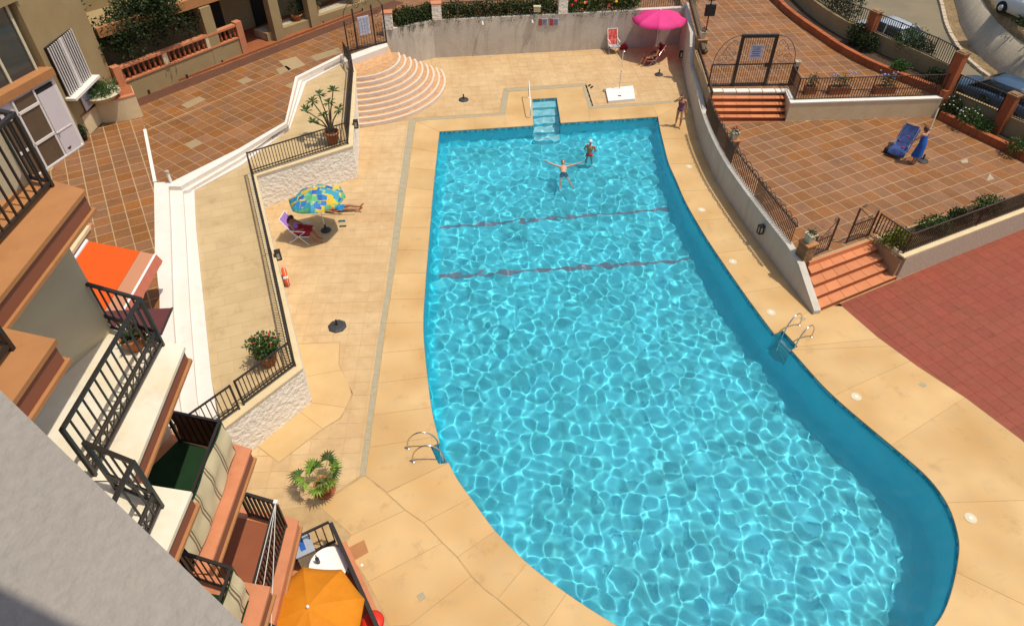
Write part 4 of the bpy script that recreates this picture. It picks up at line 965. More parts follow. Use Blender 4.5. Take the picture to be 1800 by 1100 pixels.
brail([(-6, 5.02), (-5.1, 4.85), (-5.12, 1.6)], 10.9, 1.05, .16, .012, False, .06)
brail([(-6.25, 7.78), (-5.17, 7.52), (-5.17, 5.25)], 5.3, .95, .14, .009)
brail([(-5.1, 5.1), (-4.17, 4.82), (-4.22, 1.6)], 5.3, .95, .14, .009)
brail([(-5.7, 7.86), (-4.85, 7.6), (-4.83, 5.35)], 2.5, .95, .115, .019, False, .07)
brail([(-4.83, 5.35), (-3.85, 4.9), (-3.88, 1.6)], 2.5, .95, .115, .019, False, .07)
# glazed doors behind the top balcony
gd = part('glass_door', MB().box((-6.95, 6.55, 11.9), (.06, 1.5, 1.95), R(-19)), 'glass', ab)
fr = MB()
for k in range(4):
    c = Vector((-6.93 + .17 * 0, 6.55, 0)) + Vector((math.sin(R(19)), math.cos(R(19)), 0)) * (-.75 + .5 * k); fr.box((c.x + .03, c.y, 11.9), (.09, .09, 2.0), R(-19))
part('frame', fr, 'frame_white', gd)
for zz in (11.25, 11.9): part('shutter_rail', MB().box((-6.9, 6.55, zz), (.08, 1.5, .06), R(-19)), 'frame_white', gd)
# photographer's top balcony: ledge below, unseen slab added above to shade its corner
part('ledge', MB().prism([at2(-150, 540, 14.55), at2(0, 685, 14.55), at2(215, 893, 14.55), at2(430, 1100, 14.55), at2(560, 1225, 14.55), (-.6, -2.5), (-3.4, -2.5), (-3.4, 1.2)], 14.1, 14.55), 'parapet_grey', ab)
part('added_shade_slab', MB().prism([(-3.4, 1.85), (1.5, -.23), (1.5, -3), (-3.4, -3)], 17.3, 17.55), 'parapet_grey', ab)
# striped privacy screens tied to the railings
def screen(path, z0, z1, mat, lab, fold=.025):
    t = thing('privacy_screen', lab, 'screen', (path[0][0], path[0][1], z0), 'fabric screens tied to balcony railings'); P = resample([Vector(p) for p in path], .05); v = []; f = []; n = len(P)
    for i, p in enumerate(P):
        tt = (P[min(i + 1, n - 1)] - P[max(i - 1, 0)]).normalized(); nn = Vector((-tt.y, tt.x))
        for j in range(7):
            s_ = j / 6; w_ = fold * math.sin(s_ * 9 + i * .12) * math.sin(i * .21 + 1.3) - .03 - .02 * math.sin(s_ * 3.1); v.append((p.x - nn.x * w_, p.y - nn.y * w_, z0 + (z1 - z0) * s_ + .03 * math.sin(i * .19) * (1 - s_)))
    for i in range(n - 1):
        for j in range(6): f.append((i * 7 + j, i * 7 + 7 + j, i * 7 + 8 + j, i * 7 + 1 + j))
    part('cloth', MB().add(v, f), mat, t, True)
    hem = MB().tube([(v[i * 7 + 6][0], v[i * 7 + 6][1], v[i * 7 + 6][2]) for i in range(n)], .012, 4); part('hem', hem, 'green_felt', t)
    return t
screen([(-5.15, 7.5), (-5.15, 5.3)], 5.36, 6.24, 'striped_screen', 'long cream and brown striped screen on the green carpeted balcony')
screen([(-4.15, 4.8), (-4.2, 1.7)], 5.36, 6.24, 'striped_screen', 'striped cream screen on the nearer balcony below the parapet')
screen([(-6.22, 7.75), (-5.2, 7.5)], 5.36, 6.2, 'ledge_dark', 'rust brown cloth screen closing the far end of the green balcony', .012)
# clothes lines
cl = thing('clothes_line', 'three thin white cords strung above the red balcony floor', 'clothes line', (-4.86, 7.58, 2.5))
for b in ((-4.75, 4.9, 3.55), (-4.45, 4.6, 3.6), (-4.1, 4.3, 3.6)): part('cord', MB().tube([(-4.85, 7.6, 3.47), b], .008, 4), 'rope', cl)
part('bracket', MB().box((-4.85, 7.6, 3.48), (.08, .08, .06)), 'white_metal', cl)
# ground floor patio
pt = thing('patio_fence', 'dark fence with bars round the ground floor patio', 'fence', (-4.4, 8.5, 0))
part('panel', MB().bar((-4.3, 8.5, .45), (-1.9, 4.5, .45), .06, .9), 'ledge_dark', pt); part('top_rail', MB().bar((-4.35, 8.55, .98), (-1.9, 4.45, .98), .09, .07), 'iron', pt)
part('coping', MB().bar((-4.2, 8.52, .05), (-1.8, 4.5, .05), .16, .1), 'ledge_pink', pt)
for k in range(9): p = Vector((-4.4, 8.55)).lerp(Vector((-5.6, 7.85)), k / 8); inst('bar', baluster_mesh(.9, .011, 'iron'), pt, (p.x, p.y, .06))
part('top_rail', MB().bar((-4.4, 8.57, 1.0), (-5.6, 7.87, 1.0), .05), 'iron', pt); part('bottom_rail', MB().bar((-4.4, 8.57, .1), (-5.6, 7.87, .1), .05), 'iron', pt)
struct('patio', MB().prism([(-4.35, 8.5), (-1.95, 4.5), (-2, 1), (-7.5, 1), (-7.5, 8.2), (-5.6, 7.85)], -.02, .006), 'ledge_pink')

# ---- low wing with the orange awning
wg = thing('low_wing', 'low plastered wing with terracotta roof edge behind the orange awning', 'building', (-13, 13, ZT))
part('wall', MB().prism([(-12.4, 16.15), (-12.25, 8.2), (-20, 8.2), (-20, 17.2)], ZT - .05, 4.0), 'olive_wall', wg)
part('roof_edge', MB().prism([(-12.2, 16.35), (-12.05, 8.2), (-20, 8.2), (-20, 17.4)], 4.0, 4.14), 'ledge_pink', wg)
part('parapet', ribbon([Vector((-12.62, 16.1)), Vector((-12.5, 8.2))], .3, 4.14, 4.5), 'step_red', wg); part('kerb', ribbon([Vector((-12.2, 16.1)), Vector((-12.1, 13.5))], .14, 4.142, 4.24), 'cream_wall', wg)
part('grille', MB().bar((-12.95, 15.9, 4.5), (-13.1, 15.1, 4.5), .3, .04).bar((-12.95, 15.9, 4.9), (-13.1, 15.1, 4.9), .05), 'iron', wg)
aw = thing('orange_awning', 'bright orange fabric awning stretched over the left terrace', 'awning', (-11.5, 15, 3.2))
ta_, tb_, fa, fb = Vector((-12.15, 15.7, 4.0)), Vector((-12.1, 12.6, 4.0)), Vector((-10.62, 16.05, 3.22)), Vector((-10.55, 12.6, 3.22))
def strip4(a, b, c, d, th=.01): v = [a, b, c, d] + [p + Vector((0, 0, -th)) for p in (a, b, c, d)]; return MB().add(v, [(0, 1, 2, 3), (7, 6, 5, 4), (0, 4, 5, 1), (1, 5, 6, 2), (2, 6, 7, 3), (3, 7, 4, 0)])
part('canopy', strip4(ta_, tb_, tb_.lerp(fb, .78), ta_.lerp(fa, .78)), 'awning', aw); part('pale_band', strip4(ta_.lerp(fa, .785), tb_.lerp(fb, .785), fb, fa), 'awning_pale', aw)
part('front_bar', MB().tube([fa + Vector((.02, 0, 0)), fb + Vector((.02, 0, 0))], .035, 8), 'white_metal', aw)
vz = MB(); v = []; n = 26
for k in range(n + 1): p = fa.lerp(fb, k / n); v += [p + Vector((.05, 0, 0)), p + Vector((.16 + .012 * math.sin(k * 2.2), 0, -.24 - .03 * abs(math.sin(k * .9))))]
part('valance', vz.add(v, [(2 * i, 2 * i + 1, 2 * i + 3, 2 * i + 2) for i in range(n)]), 'valance', aw)
part('roller', MB().tube([ta_, tb_], .06, 8), 'white_metal', aw)
for e_ in (.08, .92): part('arm', MB().bar(ta_.lerp(tb_, e_) - Vector((0, 0, .15)), fa.lerp(fb, e_) - Vector((0, 0, .02)), .04), 'white_metal', aw)

# ---- glazed white entrance
en = thing('glazed_entrance', 'white framed entrance with brown glass panes and a white door', 'building', (-18.4, 24, ZT))
P0, P1 = Vector((-17.99, 23.14)), Vector((-17.44, 24.99)); dd = (P1 - P0).normalized(); nn = Vector((-dd.y, dd.x)); ex = Vector((dd.y, -dd.x))
P00 = P0 - dd * 1.6
part('wall', MB().prism([P00, P1, P1 + nn * 1.8, P00 + nn * 1.8], ZT - .05, 4.62), 'door_white', en)
def panel(u0, u1, z0, z1, mat, name, th=.03, parent=en):
    a, b = P0 + dd * u0, P0 + dd * u1; return part(name, MB().prism([a, b, b + ex * th, a + ex * th], z0, z1), mat, parent)
for u0, u1, z0, z1 in ((.05, .95, 1.85, 2.75), (.05, .95, 2.85, 4.0), (.05, .95, 4.08, 4.5), (-.5, 0, 1.85, 2.75), (-.5, 0, 2.85, 4.0), (-1.5, -.55, 1.85, 4.0)): panel(u0, u1, z0, z1, 'glass_brown', 'pane')
for u0, u1, z0, z1, t_ in ((-1.5, 1.0, 2.75, 2.85, .07), (-1.5, 1.0, 3.99, 4.09, .07), (-.03, .05, 1.8, 4.55, .07), (.95, 1.03, 1.8, 4.55, .05), (-1.5, 1.95, 1.76, 1.82, .08)): panel(u0, u1, z0, z1, 'frame_white', 'mullion', t_)
dr = panel(1.06, 1.86, 1.84, 4.3, 'door_white', 'door', .05)
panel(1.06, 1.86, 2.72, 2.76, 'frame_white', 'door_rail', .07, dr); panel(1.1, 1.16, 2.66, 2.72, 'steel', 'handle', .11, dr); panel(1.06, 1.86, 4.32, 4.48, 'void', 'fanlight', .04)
part('corner_post', MB().prism([P1, P1 + dd * .12, P1 + dd * .12 + nn * .5, P1 + nn * .5], ZT, 4.62), 'frame_white', en)
part('balcony_ledge', MB().prism([P00 + ex * .12, P1 + dd * .2 + ex * .12, P1 + dd * .2 + nn * 1.9, P00 + nn * 1.9], 4.62, 4.92), 'ledge', en)
up = part('glazing', MB().prism([P00 + nn * .35, P1 + nn * .35, P1 + nn * 1.9, P00 + nn * 1.9], 4.92, 7.3), 'glass', en)
for u in (-1.55, -.4, .55, 1.75): a = P0 + dd * u + nn * .35; part('mullion', MB().prism([a, a + dd * .1, a + dd * .1 + ex * .06, a + ex * .06], 4.92, 7.3), 'pot_pale', up)
part('cornice', MB().prism([P00 + nn * .1, P1 + dd * .3 + nn * .1, P1 + dd * .3 + nn * 2, P00 + nn * 2], 7.3, 7.7), 'ochre_wall', en)

# ---- ochre house with shaded porch
hs = thing('ochre_house', 'ochre house with a dark porch and terracotta balustrade behind the left terrace', 'building', (-18, 31, ZT))
part('wall', MB().prism([(-17.55, 25.2), (-17.35, 28.75), (-25, 34), (-25, 25.2)], ZT - .05, 8), 'ochre_wall', hs)
# window grille
def onw(px, py): return at_x(px, py, -17.45)
w0, w1 = onw(83, 128), onw(152, 100); zc0 = 3.35
y0, y1 = 25.5, 27.35
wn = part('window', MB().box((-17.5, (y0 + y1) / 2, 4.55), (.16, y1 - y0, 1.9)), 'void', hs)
for k in range(13): y = y0 + (y1 - y0) * k / 12; part('bar', MB().box((-17.36, y, 4.55), (.035, .05 if k != 6 else .16, 1.9)), 'frame_white', wn)
part('sill', MB().box((-17.3, (y0 + y1) / 2, 3.52), (.42, y1 - y0 + .3, .1)), 'white', wn)
sg = thing('wall_notice', 'pale notice plate with faint lettering under the barred window', 'sign', (-17.4, 26.7, 2.7)); part('board', MB().box((-17.41, 26.75, 2.95), (.03, 1.25, .62)), 'sign_white', sg)
for k in range(3): part('text_line', MB().box((-17.39, 26.75, 3.12 - .17 * k), (.012, .95 - .1 * k, .07)), 'sign_blue', sg)
Q0, Q1, Q2, Q3 = Vector((-17.15, 28.83)), Vector((-13.38, 33.93)), Vector((-12.6, 35.3)), Vector((-6.9, 41.5)); qd = (Q1 - Q0).normalized(); qn = Vector((-qd.y, qd.x)); qa = math.atan2(qd.y, qd.x)
part('porch_floor', MB().prism([Q0, Q3, Q3 + qn * 3, Q0 + qn * 3], ZT - .04, ZT + .1), 'step_red', hs); part('porch_back_wall', MB().prism([Q0 + qn * 2.6, Q3 + qn * 2.6, Q3 + qn * 4, Q0 + qn * 4], ZT, 8), 'ochre_wall', hs)
pw = part('porch_wall', ribbon([Q0, Q1], .22, ZT - .02, ZT + .85), 'ochre_wall', hs); part('ledge', ribbon([Q0, Q1], .3, ZT + .85, ZT + .92), 'ledge_pink', pw); part('handrail', ribbon([Q0, Q1], .28, ZT + 1.42, ZT + 1.52), 'ledge_pink', pw)
blm = mesh_of(MB().lathe([(.06, 0), (.045, .05), (.075, .16), (.05, .26), (.045, .36), (.07, .43), (.065, .5)], n=8), 'brick_red', 'baluster', True)
n = 25
for k in range(1, n): p = Q0.lerp(Q1, k / n); inst('baluster', blm, pw, (p.x, p.y, ZT + .92)) if k % 9 else part('pier', MB().box((p.x, p.y, ZT + 1.2), (.24, .24, .56), qa), 'cream_wall', pw)
for p in (Q0, Q1): part('pier', MB().box((p.x, p.y, ZT + .8), (.34, .34, 1.6), qa), 'ledge_pink', pw)
pl_ = part('planter_wall', ribbon([Q2, Q3], .3, ZT - .02, ZT + .5), 'ochre_wall', hs); part('planter_top', MB().prism([Q2, Q3, Q3 + qn * .9, Q2 + qn * .9], ZT + .1, ZT + .48), 'concrete', pl_)
part('porch_roof', MB().prism([Q0 + qn * .35, Q3 + qn * .35, Q3 + qn * 4, Q0 + qn * 4], 4.45, 4.8), 'ochre_wall', hs); part('roof_edge', ribbon([Q0 + qn * .3, Q3 + qn * .3], .2, 4.5, 4.9), 'ledge', hs)
for f_ in (.30, .52, .66, .84): p = Q0.lerp(Q3, f_) + qn * .3; part('column', MB().box((p.x, p.y, (ZT + 4.45) / 2), (.55, .42, 4.45 - ZT), qa), 'ochre_wall', hs)
for f_ in (.40, .58, .75): 
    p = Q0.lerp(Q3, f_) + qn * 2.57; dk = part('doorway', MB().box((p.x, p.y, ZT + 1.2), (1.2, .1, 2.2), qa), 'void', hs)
for k in range(6):
    p = Q0.lerp(Q1, (k + .5) / 3.2) if k < 3 else Q2.lerp(Q3, (k - 2.7) / 3.2); p = p - qn * .13
    part('footlight', MB().box((p.x, p.y, ZT + .1), (.08, .06, .16), qa), 'black_plastic', hs)
part('border', MB().prism([Q0 - qn * .12, Q3 - qn * .12, Q3 - qn * .85, Q0 - qn * .85], ZT - .01, ZT + .005), 'border_tile', hs) if M('border_tile', (.115, .048, .028), .7, (.085, .035, .022), 2, .6, ns2=20, na2=.15) else None
# maroon awning of the lower floor
ma = thing('maroon_awning', 'dark maroon awning beside the white kerb below the white balcony', 'awning', at(290, 560, 4.4))
qa_ = [at(150, 548, 4.5), at(303, 541, 4.3), at(283, 588, 4.3), at(170, 640, 4.5)]
part('canopy', strip4(*qa_, .012), 'maroon', ma) if M('maroon', (.10, .028, .028), .8) else None
part('front_bar', MB().tube([qa_[1], qa_[2]], .025, 6), 'iron', ma); part('arm', MB().bar(qa_[0] - Vector((0, 0, .1)), qa_[1] - Vector((0, 0, .03)), .03), 'iron', ma)
# curved planter in front of the house
cp = thing('curved_planter', 'low curved cream planter wall with terracotta top beside the entrance', 'planter', (-17, 26.5, ZT))
cpp = catmull([at2(131, 206, ZT), at2(160, 213, ZT), at2(191, 214, ZT), at2(225, 210, ZT), at2(251, 203, ZT)], 5)
part('wall', ribbon(cpp, .18, ZT - .02, ZT + .95), 'cream_wall', cp); part('top', ribbon(cpp, .22, ZT + .95, ZT + 1.0), 'ledge_pink', cp)
bdp = [*cpp, Vector((-16.6, 28.6)), Vector((-17.35, 28.7)), Vector((-17.5, 25.8))]; part('bed', MB().prism(bdp, ZT, ZT + .84), 'cream_wall', cp); part('bed_top', MB().prism(inset(bdp, .02), ZT + .8, ZT + .87), 'step_red', cp)
# ================================================================== THINGS
def on_wall(A, B, px, py, z0=0., z1=2.6, off=0.): # point of the vertical wall A-B seen at a pixel
    best = None; A = Vector(A); B = Vector(B); nrm = Vector((-(B - A).y, (B - A).x)).normalized()
    for i in range(201):
        p = A.lerp(B, i / 200) + nrm * off
        for j in range(53):
            z = z0 + (z1 - z0) * j / 52; q = pix((p.x, p.y, z)); e = (q[0] - px) ** 2 + (q[1] - py) ** 2
            if best is None or e < best[0]: best = (e, Vector((p.x, p.y, z)))
    d = (B - A).normalized(); return best[1], math.atan2(d.y, d.x)
# ---- plants
def leaves(mb, c, rad, n, size, shell=.55, asp=.5, seed=0, up=.3):
    rg = np.random.default_rng(seed + n); d = rg.normal(size=(n, 3)); d /= np.linalg.norm(d, axis=1)[:, None]; r = shell + (1 - shell) * rg.random(n) ** .6
    lump = 1 + .22 * np.sin(d[:, 0] * 5 + seed) * np.sin(d[:, 1] * 6 + 2 * seed) + .12 * np.sin(d[:, 2] * 9 + seed)
    P = np.array(c) + d * r[:, None] * lump[:, None] * np.array(rad)
    a = rg.normal(size=(n, 3)) + np.array([0, 0, up]) + d * .6; a /= np.linalg.norm(a, axis=1)[:, None]; b = np.cross(a, rg.normal(size=(n, 3))); b /= np.linalg.norm(b, axis=1)[:, None]
    s = size * rg.uniform(.6, 1.3, n)[:, None]; o = len(mb.v)
    q = np.stack([P, P + a * s * .5 + b * s * asp * .5, P + a * s, P + a * s * .5 - b * s * asp * .5], 1).reshape(-1, 3)
    mb.v += [tuple(x) for x in q.tolist()]; mb.f += [(o + 4 * i, o + 4 * i + 1, o + 4 * i + 2, o + 4 * i + 3) for i in range(n)]; mb.mi += [0] * n; return mb
def shrub(name, lab, x, y, z, rad, n=900, size=.09, mat='leaf', flowers=None, cat='shrub', group=None, seed=None):
    t = thing(name, lab, cat, (x, y, z), group); sd = seed if seed is not None else int(abs(x * 31 + y * 17)); m = MB(); rg = random.Random(sd)
    leaves(m, (x, y, z + rad[2]), rad, n // 2, size, seed=sd)
    for k in range(5):
        a = k * 1.3 + sd; leaves(m, (x + rad[0] * .5 * math.cos(a), y + rad[1] * .5 * math.sin(a), z + rad[2] * (1 + .35 * math.sin(k * 2.1))), tuple(q * .6 for q in rad), n // 10, size, seed=sd + k + 1)
    part('foliage', m, mat, t); s_ = MB()
    for k in range(4): a = k * 1.6 + sd; s_.tube([(x, y, z - .02), (x + rad[0] * .25 * math.cos(a), y + rad[1] * .25 * math.sin(a), z + rad[2] * .7), (x + rad[0] * .5 * math.cos(a), y + rad[1] * .5 * math.sin(a), z + rad[2] * 1.3)], [.02, .014, .006], 5)
    part('stem', s_, 'bark', t)
    if flowers:
        fm = MB()
        for k in range(flowers[1]):
            a = rg.uniform(0, 6.28); ph = rg.uniform(.1, 1.2); p = (x + rad[0] * .98 * math.cos(a) * math.cos(ph), y + rad[1] * .98 * math.sin(a) * math.cos(ph), z + rad[2] * (1 + math.sin(ph))); fm.ell(p, (flowers[2], flowers[2], flowers[2] * .6), nu=6, nv=4)
        part('flowers', fm, flowers[0], t)
    return t
def pot(t, x, y, z, r, h, mat='pot', soil=True):
    p = part('pot', MB().lathe([(r * .62, 0), (r * .7, h * .1), (r * .92, h * .8), (r * 1.05, h * .82), (r * 1.05, h), (r * .9, h), (r * .88, h * .9), (.01, h * .9)], (x, y, z), 18), mat, t, True)
    if soil: part('soil', MB().lathe([(r * .86, h * .86), (r * .86, h * .92), (.01, h * .94)], (x, y, z), 14), 'soil', p)
def square_pot(t, x, y, z, w_, h, mat, rz=0.):
    m = MB(); n = 4; prof = [(w_ * .52, 0), (w_ * .66, h * .85), (w_ * .76, h * .86), (w_ * .76, h), (w_ * .6, h), (w_ * .58, h * .8), (.01, h * .8)]
    part('pot', m.lathe(prof, (x, y, z), 4, rz=rz + math.pi / 4), mat, t)
# planters over the back wall: trailing hedge
def hedge(lab, A, B, z, h, w_, n, mat='leaf_hedge', flowers=None):
    A, B = Vector(A), Vector(B); t = thing('trailing_hedge', lab, 'hedge', ((A.x + B.x) / 2, (A.y + B.y) / 2, z)); m = MB(); L = (B - A).length; k = max(2, round(L / .55))
    for i in range(k + 1):
        p = A.lerp(B, i / k); leaves(m, (p.x, p.y, z + h * (.5 + .1 * math.sin(i * 2.3))), (.46, w_, h * .62), 2 * n // k, .12, .25, seed=i)
        leaves(m, (p.x, p.y - w_ * .9, z + .05 - .12 * abs(math.sin(i * 1.7))), (.36, .12, .26), n // k // 3, .09, .2, seed=i + 50, up=-.6)
    part('foliage', m, mat, t); s_ = MB()
    for i in range(k): p = A.lerp(B, (i + .5) / k); s_.tube([(p.x, p.y + .1, z - .15), (p.x, p.y, z + h * .5)], .02, 5)
    part('stem', s_, 'bark', t)
    if flowers:
        rg = random.Random(3)
        for j, fm in enumerate(flowers):
            f_ = MB()
            for q in range(9): p = A.lerp(B, rg.random()); f_.ell((p.x, p.y - w_ * rg.uniform(.3, 1.0), z + h * rg.uniform(.35, 1.05)), (.09, .09, .07), nu=6, nv=4)
            part('flowers', f_, fm, t)
bwn = Vector((.13, -.99))
def bwp(px): # a point of the back wall top by its pixel column
    for i in range(400):
        s_ = i / 399 * (len(BW) - 1); k = min(int(s_), len(BW) - 2); p = BW[k].lerp(BW[k + 1], s_ - k)
        if pix((p.x, p.y, 2.06))[0] >= px: return p
    return BW[-1]
for px in (680, 766, 985):
    p = bwp(px); part('pier', MB().box((p.x + .05, p.y + .17, 2.46), (.5, .42, .8), .12), 'white_rough', bw); part('pier_cap', MB().box((p.x + .05, p.y + .2, 2.88), (.56, .5, .06), .12), 'ledge_pink', bw)
hedge('short dark hedge trailing over the back wall beside the garden gate', bwp(700) + Vector((0, .35)), bwp(752) + Vector((0, .35)), 2.02, .75, .3, 1500)
hedge('long dark hedge trailing over the middle of the back wall', bwp(785) + Vector((0, .35)), bwp(968) + Vector((0, .35)), 2.02, .7, .3, 3600)
hedge('flowering hedge with red and yellow blooms on the back wall by the pink parasol', bwp(1003) + Vector((0, .4)), bwp(1112) + Vector((0, .4)), 2.02, .85, .36, 2600, 'leaf', ('petal_red', 'petal_yellow'))
# small wall lamps, signs, box
for k, (px, lab) in enumerate(((844, 'small round spotlight on the back wall left of the notices'), (935, 'small round spotlight on the back wall beside the red notices'))):
    p, a = on_wall(BW[1] if px < 700 else BW[2], BW[3], px, 40 if k == 0 else 36, .5, 2.0); t = thing('wall_spotlight', lab, 'spotlight', p, 'spotlights on the back wall'); part('arm', MB().bar(p, p + Vector((0, -.14, .02)), .03), 'white_metal', t); part('head', MB().cap(p + Vector((0, -.12, .05)), .05, p + Vector((.02, -.17, -.06)), .06), 'white_metal', t, True); part('lens', MB().ell(p + Vector((.025, -.18, -.09)), (.045, .045, .03)), 'black_plastic', t)
for px, lab in ((955, 'left red and white pool rules notice on the back wall'), (975, 'right red and white pool rules notice on the back wall')):
    p, a = on_wall(BW[2], BW[3], px, 39, .5, 2.0, -.0); p = p + Vector((0, -.02, 0)); t = thing('pool_notice', lab, 'sign', p, 'notices on the back wall'); part('board', MB().box(p, (.5, .02, .38), a), 'sign_white', t); part('red_field', MB().box(p + Vector((-.16, -.035, 0)), (.18, .02, .36), a), 'sign_red', t)
    for k in range(5): part('text_line', MB().box(p + Vector((.08, -.012, .13 - .065 * k)), (.24, .02, .025), a), 'sign_ink', t)
p = bwp(943); t = thing('meter_box', 'small beige box half buried in the hedge on the back wall', 'box', (p.x, p.y, 2.1)); part('case', MB().box((p.x, p.y - .12, 2.42), (.36, .2, .26)), 'beige_box', t); part('lid', MB().box((p.x, p.y - .12, 2.57), (.4, .24, .03)), 'beige_box', t)
def lantern(A, B, px, py, lab, off, out):
    p, a = on_wall(A, B, px, py, .2, 1.5, off); n = Vector((math.sin(a), -math.cos(a), 0)) * out; t = thing('wall_lantern', lab, 'lamp', p, 'black wall lanterns')
    part('back_plate', MB().box(p + n * .03, (.16, .05, .34), a), 'black_plastic', t); part('hood', MB().box(p + n * .11 + Vector((0, 0, .16)), (.2, .2, .05), a), 'black_plastic', t); part('glass', MB().box(p + n * .11, (.13, .13, .25), a), 'lamp_glass', t)
    cg = MB()
    for sx in (-1, 1):
        for sy in (-1, 1): c = p + n * .11 + Vector((sx * .075 * math.cos(a) - sy * .075 * math.sin(a), sx * .075 * math.sin(a) + sy * .075 * math.cos(a), 0)); cg.box(c, (.045, .045, .28), a)
    part('cage', cg, 'black_plastic', t); part('bracket', MB().box(p + n * .11 - Vector((0, 0, .15)), (.17, .17, .04), a), 'black_plastic', t); return t
lantern(LW[3], LW[4], 482, 450, 'black lantern above the orange lifebuoy on the ramp wall', .12, -1)
lantern(LW[1], LW[2], 620, 219, 'black lantern on the ramp wall below the potted frangipani', .12, -1)
lantern(WB[9], WB[8], 1342, 403, 'black lantern on the curved wall near the lower gate', .0, -1)
lantern(WB[3], WB[1], 1201, 96, 'black lantern on the wall behind the red deck chair', .0, -1)
# lifebuoy
p, a = on_wall(LW[3], LW[4], 497, 488, .2, 1.4, .13); n = Vector((-math.sin(a), math.cos(a), 0)); t = thing('lifebuoy', 'orange lifebuoy ring hanging on the white ramp wall', 'lifebuoy', p)
d_ = Vector((math.cos(a), math.sin(a), 0)); c = p + n * .12
part('ring', MB().tube([c + d_ * .29 * math.cos(q) + Vector((0, 0, .29 * math.sin(q))) for q in [2 * math.pi * k / 24 for k in range(24)]], .085, 8, True), 'lifebuoy', t, True)
for q in (.6, 2.2, 3.7, 5.3):
    e = c + d_ * .29 * math.cos(q) + Vector((0, 0, .29 * math.sin(q))); tn = -d_ * math.sin(q) + Vector((0, 0, math.cos(q))); part('band', MB().tube([e - tn * .04, e + tn * .04], .092, 8), 'stripe_white', t)
part('rope', MB().tube([c + n * .03 + d_ * .40 * math.cos(q) + Vector((0, 0, .40 * math.sin(q) - .02 * math.sin(4 * q))) for q in [2 * math.pi * k / 24 for k in range(24)]], .01, 4, True), 'rope', t); part('hook', MB().bar(p, p + n * .14, .04), 'black_plastic', t)

# ---- pool fittings
def ladder(lab, e1, e2, out):
    e1, e2 = Vector(e1), Vector(e2); out = Vector(out).normalized(); t = thing('pool_ladder', lab, 'ladder', (e1.x, e1.y, 0), 'steel pool ladders')
    for e in (e1, e2):
        P = [e - out * .10, e - out * .06, e + out * .02, e + out * .22, e + out * .48, e + out * .70, e + out * .80, e + out * .80]; Zs = [-1.15, .05, .45, .68, .70, .5, .25, 0]
        part('rail', MB().tube(catmull([(q.x, q.y, z) for q, z in zip(P, Zs)], 4), .022, 8), 'steel', t, True)
        b_ = e + out * .8; part('flange', MB().lathe([(.05, 0), (.05, .02), (.02, .03)], (b_.x, b_.y, 0), 10), 'steel', t)
    for z in (-.22, -.48, -.74, -1.0): a, b = e1 - out * .09, e2 - out * .09; part('rung', MB().bar((a.x, a.y, z), (b.x, b.y, z), .09, .03), 'steel', t)
ladder('steel pool ladder on the left edge near the potted palm', at2(768, 786), at2(778, 809), at2(700, 800) - at2(770, 797))
ladder('steel pool ladder on the right edge by the terracotta stairs', at2(1378, 589), at2(1399, 610), at2(1436, 566) - at2(1388, 598))
t = thing('pool_handrail', 'slim white handrail beside the pool entry steps', 'handrail', at(931, 200, 0)); a, b = at(932, 206, 0), at(929, 172, 0)
part('rail', MB().tube([b, b + Vector((0, 0, .86)), b + Vector((0, 0, .92)) + (a - b) * .06, a + Vector((0, 0, .62)), a + Vector((0, 0, .5)) + (a - b) * .05, a + (a - b) * .02], .024, 7), 'white_metal', t, True)
for q in (a, b): part('flange', MB().lathe([(.06, 0), (.06, .02), (.03, .03)], q, 10), 'white_metal', t)
# shower
t = thing('poolside_shower', 'white shower tray with slim pole between pink parasol and pool', 'shower', at(1090, 168, 0)); q = [at2(1064, 160), at2(1112, 155), at2(1116, 178), at2(1069, 182)]
part('tray', MB().prism(q, 0, .13), 'white_metal', t); part('basin', MB().prism(inset(q, .07), .1, .134), 'cap_white', t)
c = at(1089, 169, .13); part('drain', MB().box(c + Vector((0, 0, .008)), (.16, .1, .012)), 'dark_base', t)
b = at(1088, 160, 0); part('pole', MB().tube([b, b + Vector((0, 0, 2.05)), b + Vector((0, -.06, 2.15)), b + Vector((0, -.25, 2.17))], .022, 7), 'steel', t, True); part('shower_head', MB().lathe([(.02, .03), (.07, 0), (.07, -.015)], b + Vector((0, -.25, 2.15)), 10), 'steel', t); part('valve', MB().box(b + Vector((0, -.04, 1.05)), (.05, .07, .08)), 'steel', t)
part('foot_tap', MB().tube([at(1062, 158, .02), at(1060, 158, .1), at(1070, 157, .12)], .02, 6), 'steel', t)
# skimmer lids and grates belong to the deck
for px in ((1211, 293), (1233, 369), (1288, 460), (1355, 549), (1505, 697), (1706, 910)):
    c = at(*px, 0); lid = part('skimmer_lid', MB().lathe([(.15, 0), (.15, .008), (.13, .01)], c, 20), 'pot_pale', deck); part('lid_centre', MB().lathe([(.05, .01), (.05, .016), (.03, .018)], c, 12), 'cap_white', lid)
for px in ((741, 1048), (1622, 676), (1411, 560)): c = at(*px, 0); gr = part('drain_grate', MB().box((c.x, c.y, .003), (.17, .17, .008), .6), 'drain', deck)
# cap light on lower deck
c = at(636, 993, 0); part('white_cap', MB().lathe([(.035, 0), (.035, .015), (.02, .02)], c, 10), 'cap_white', deck)

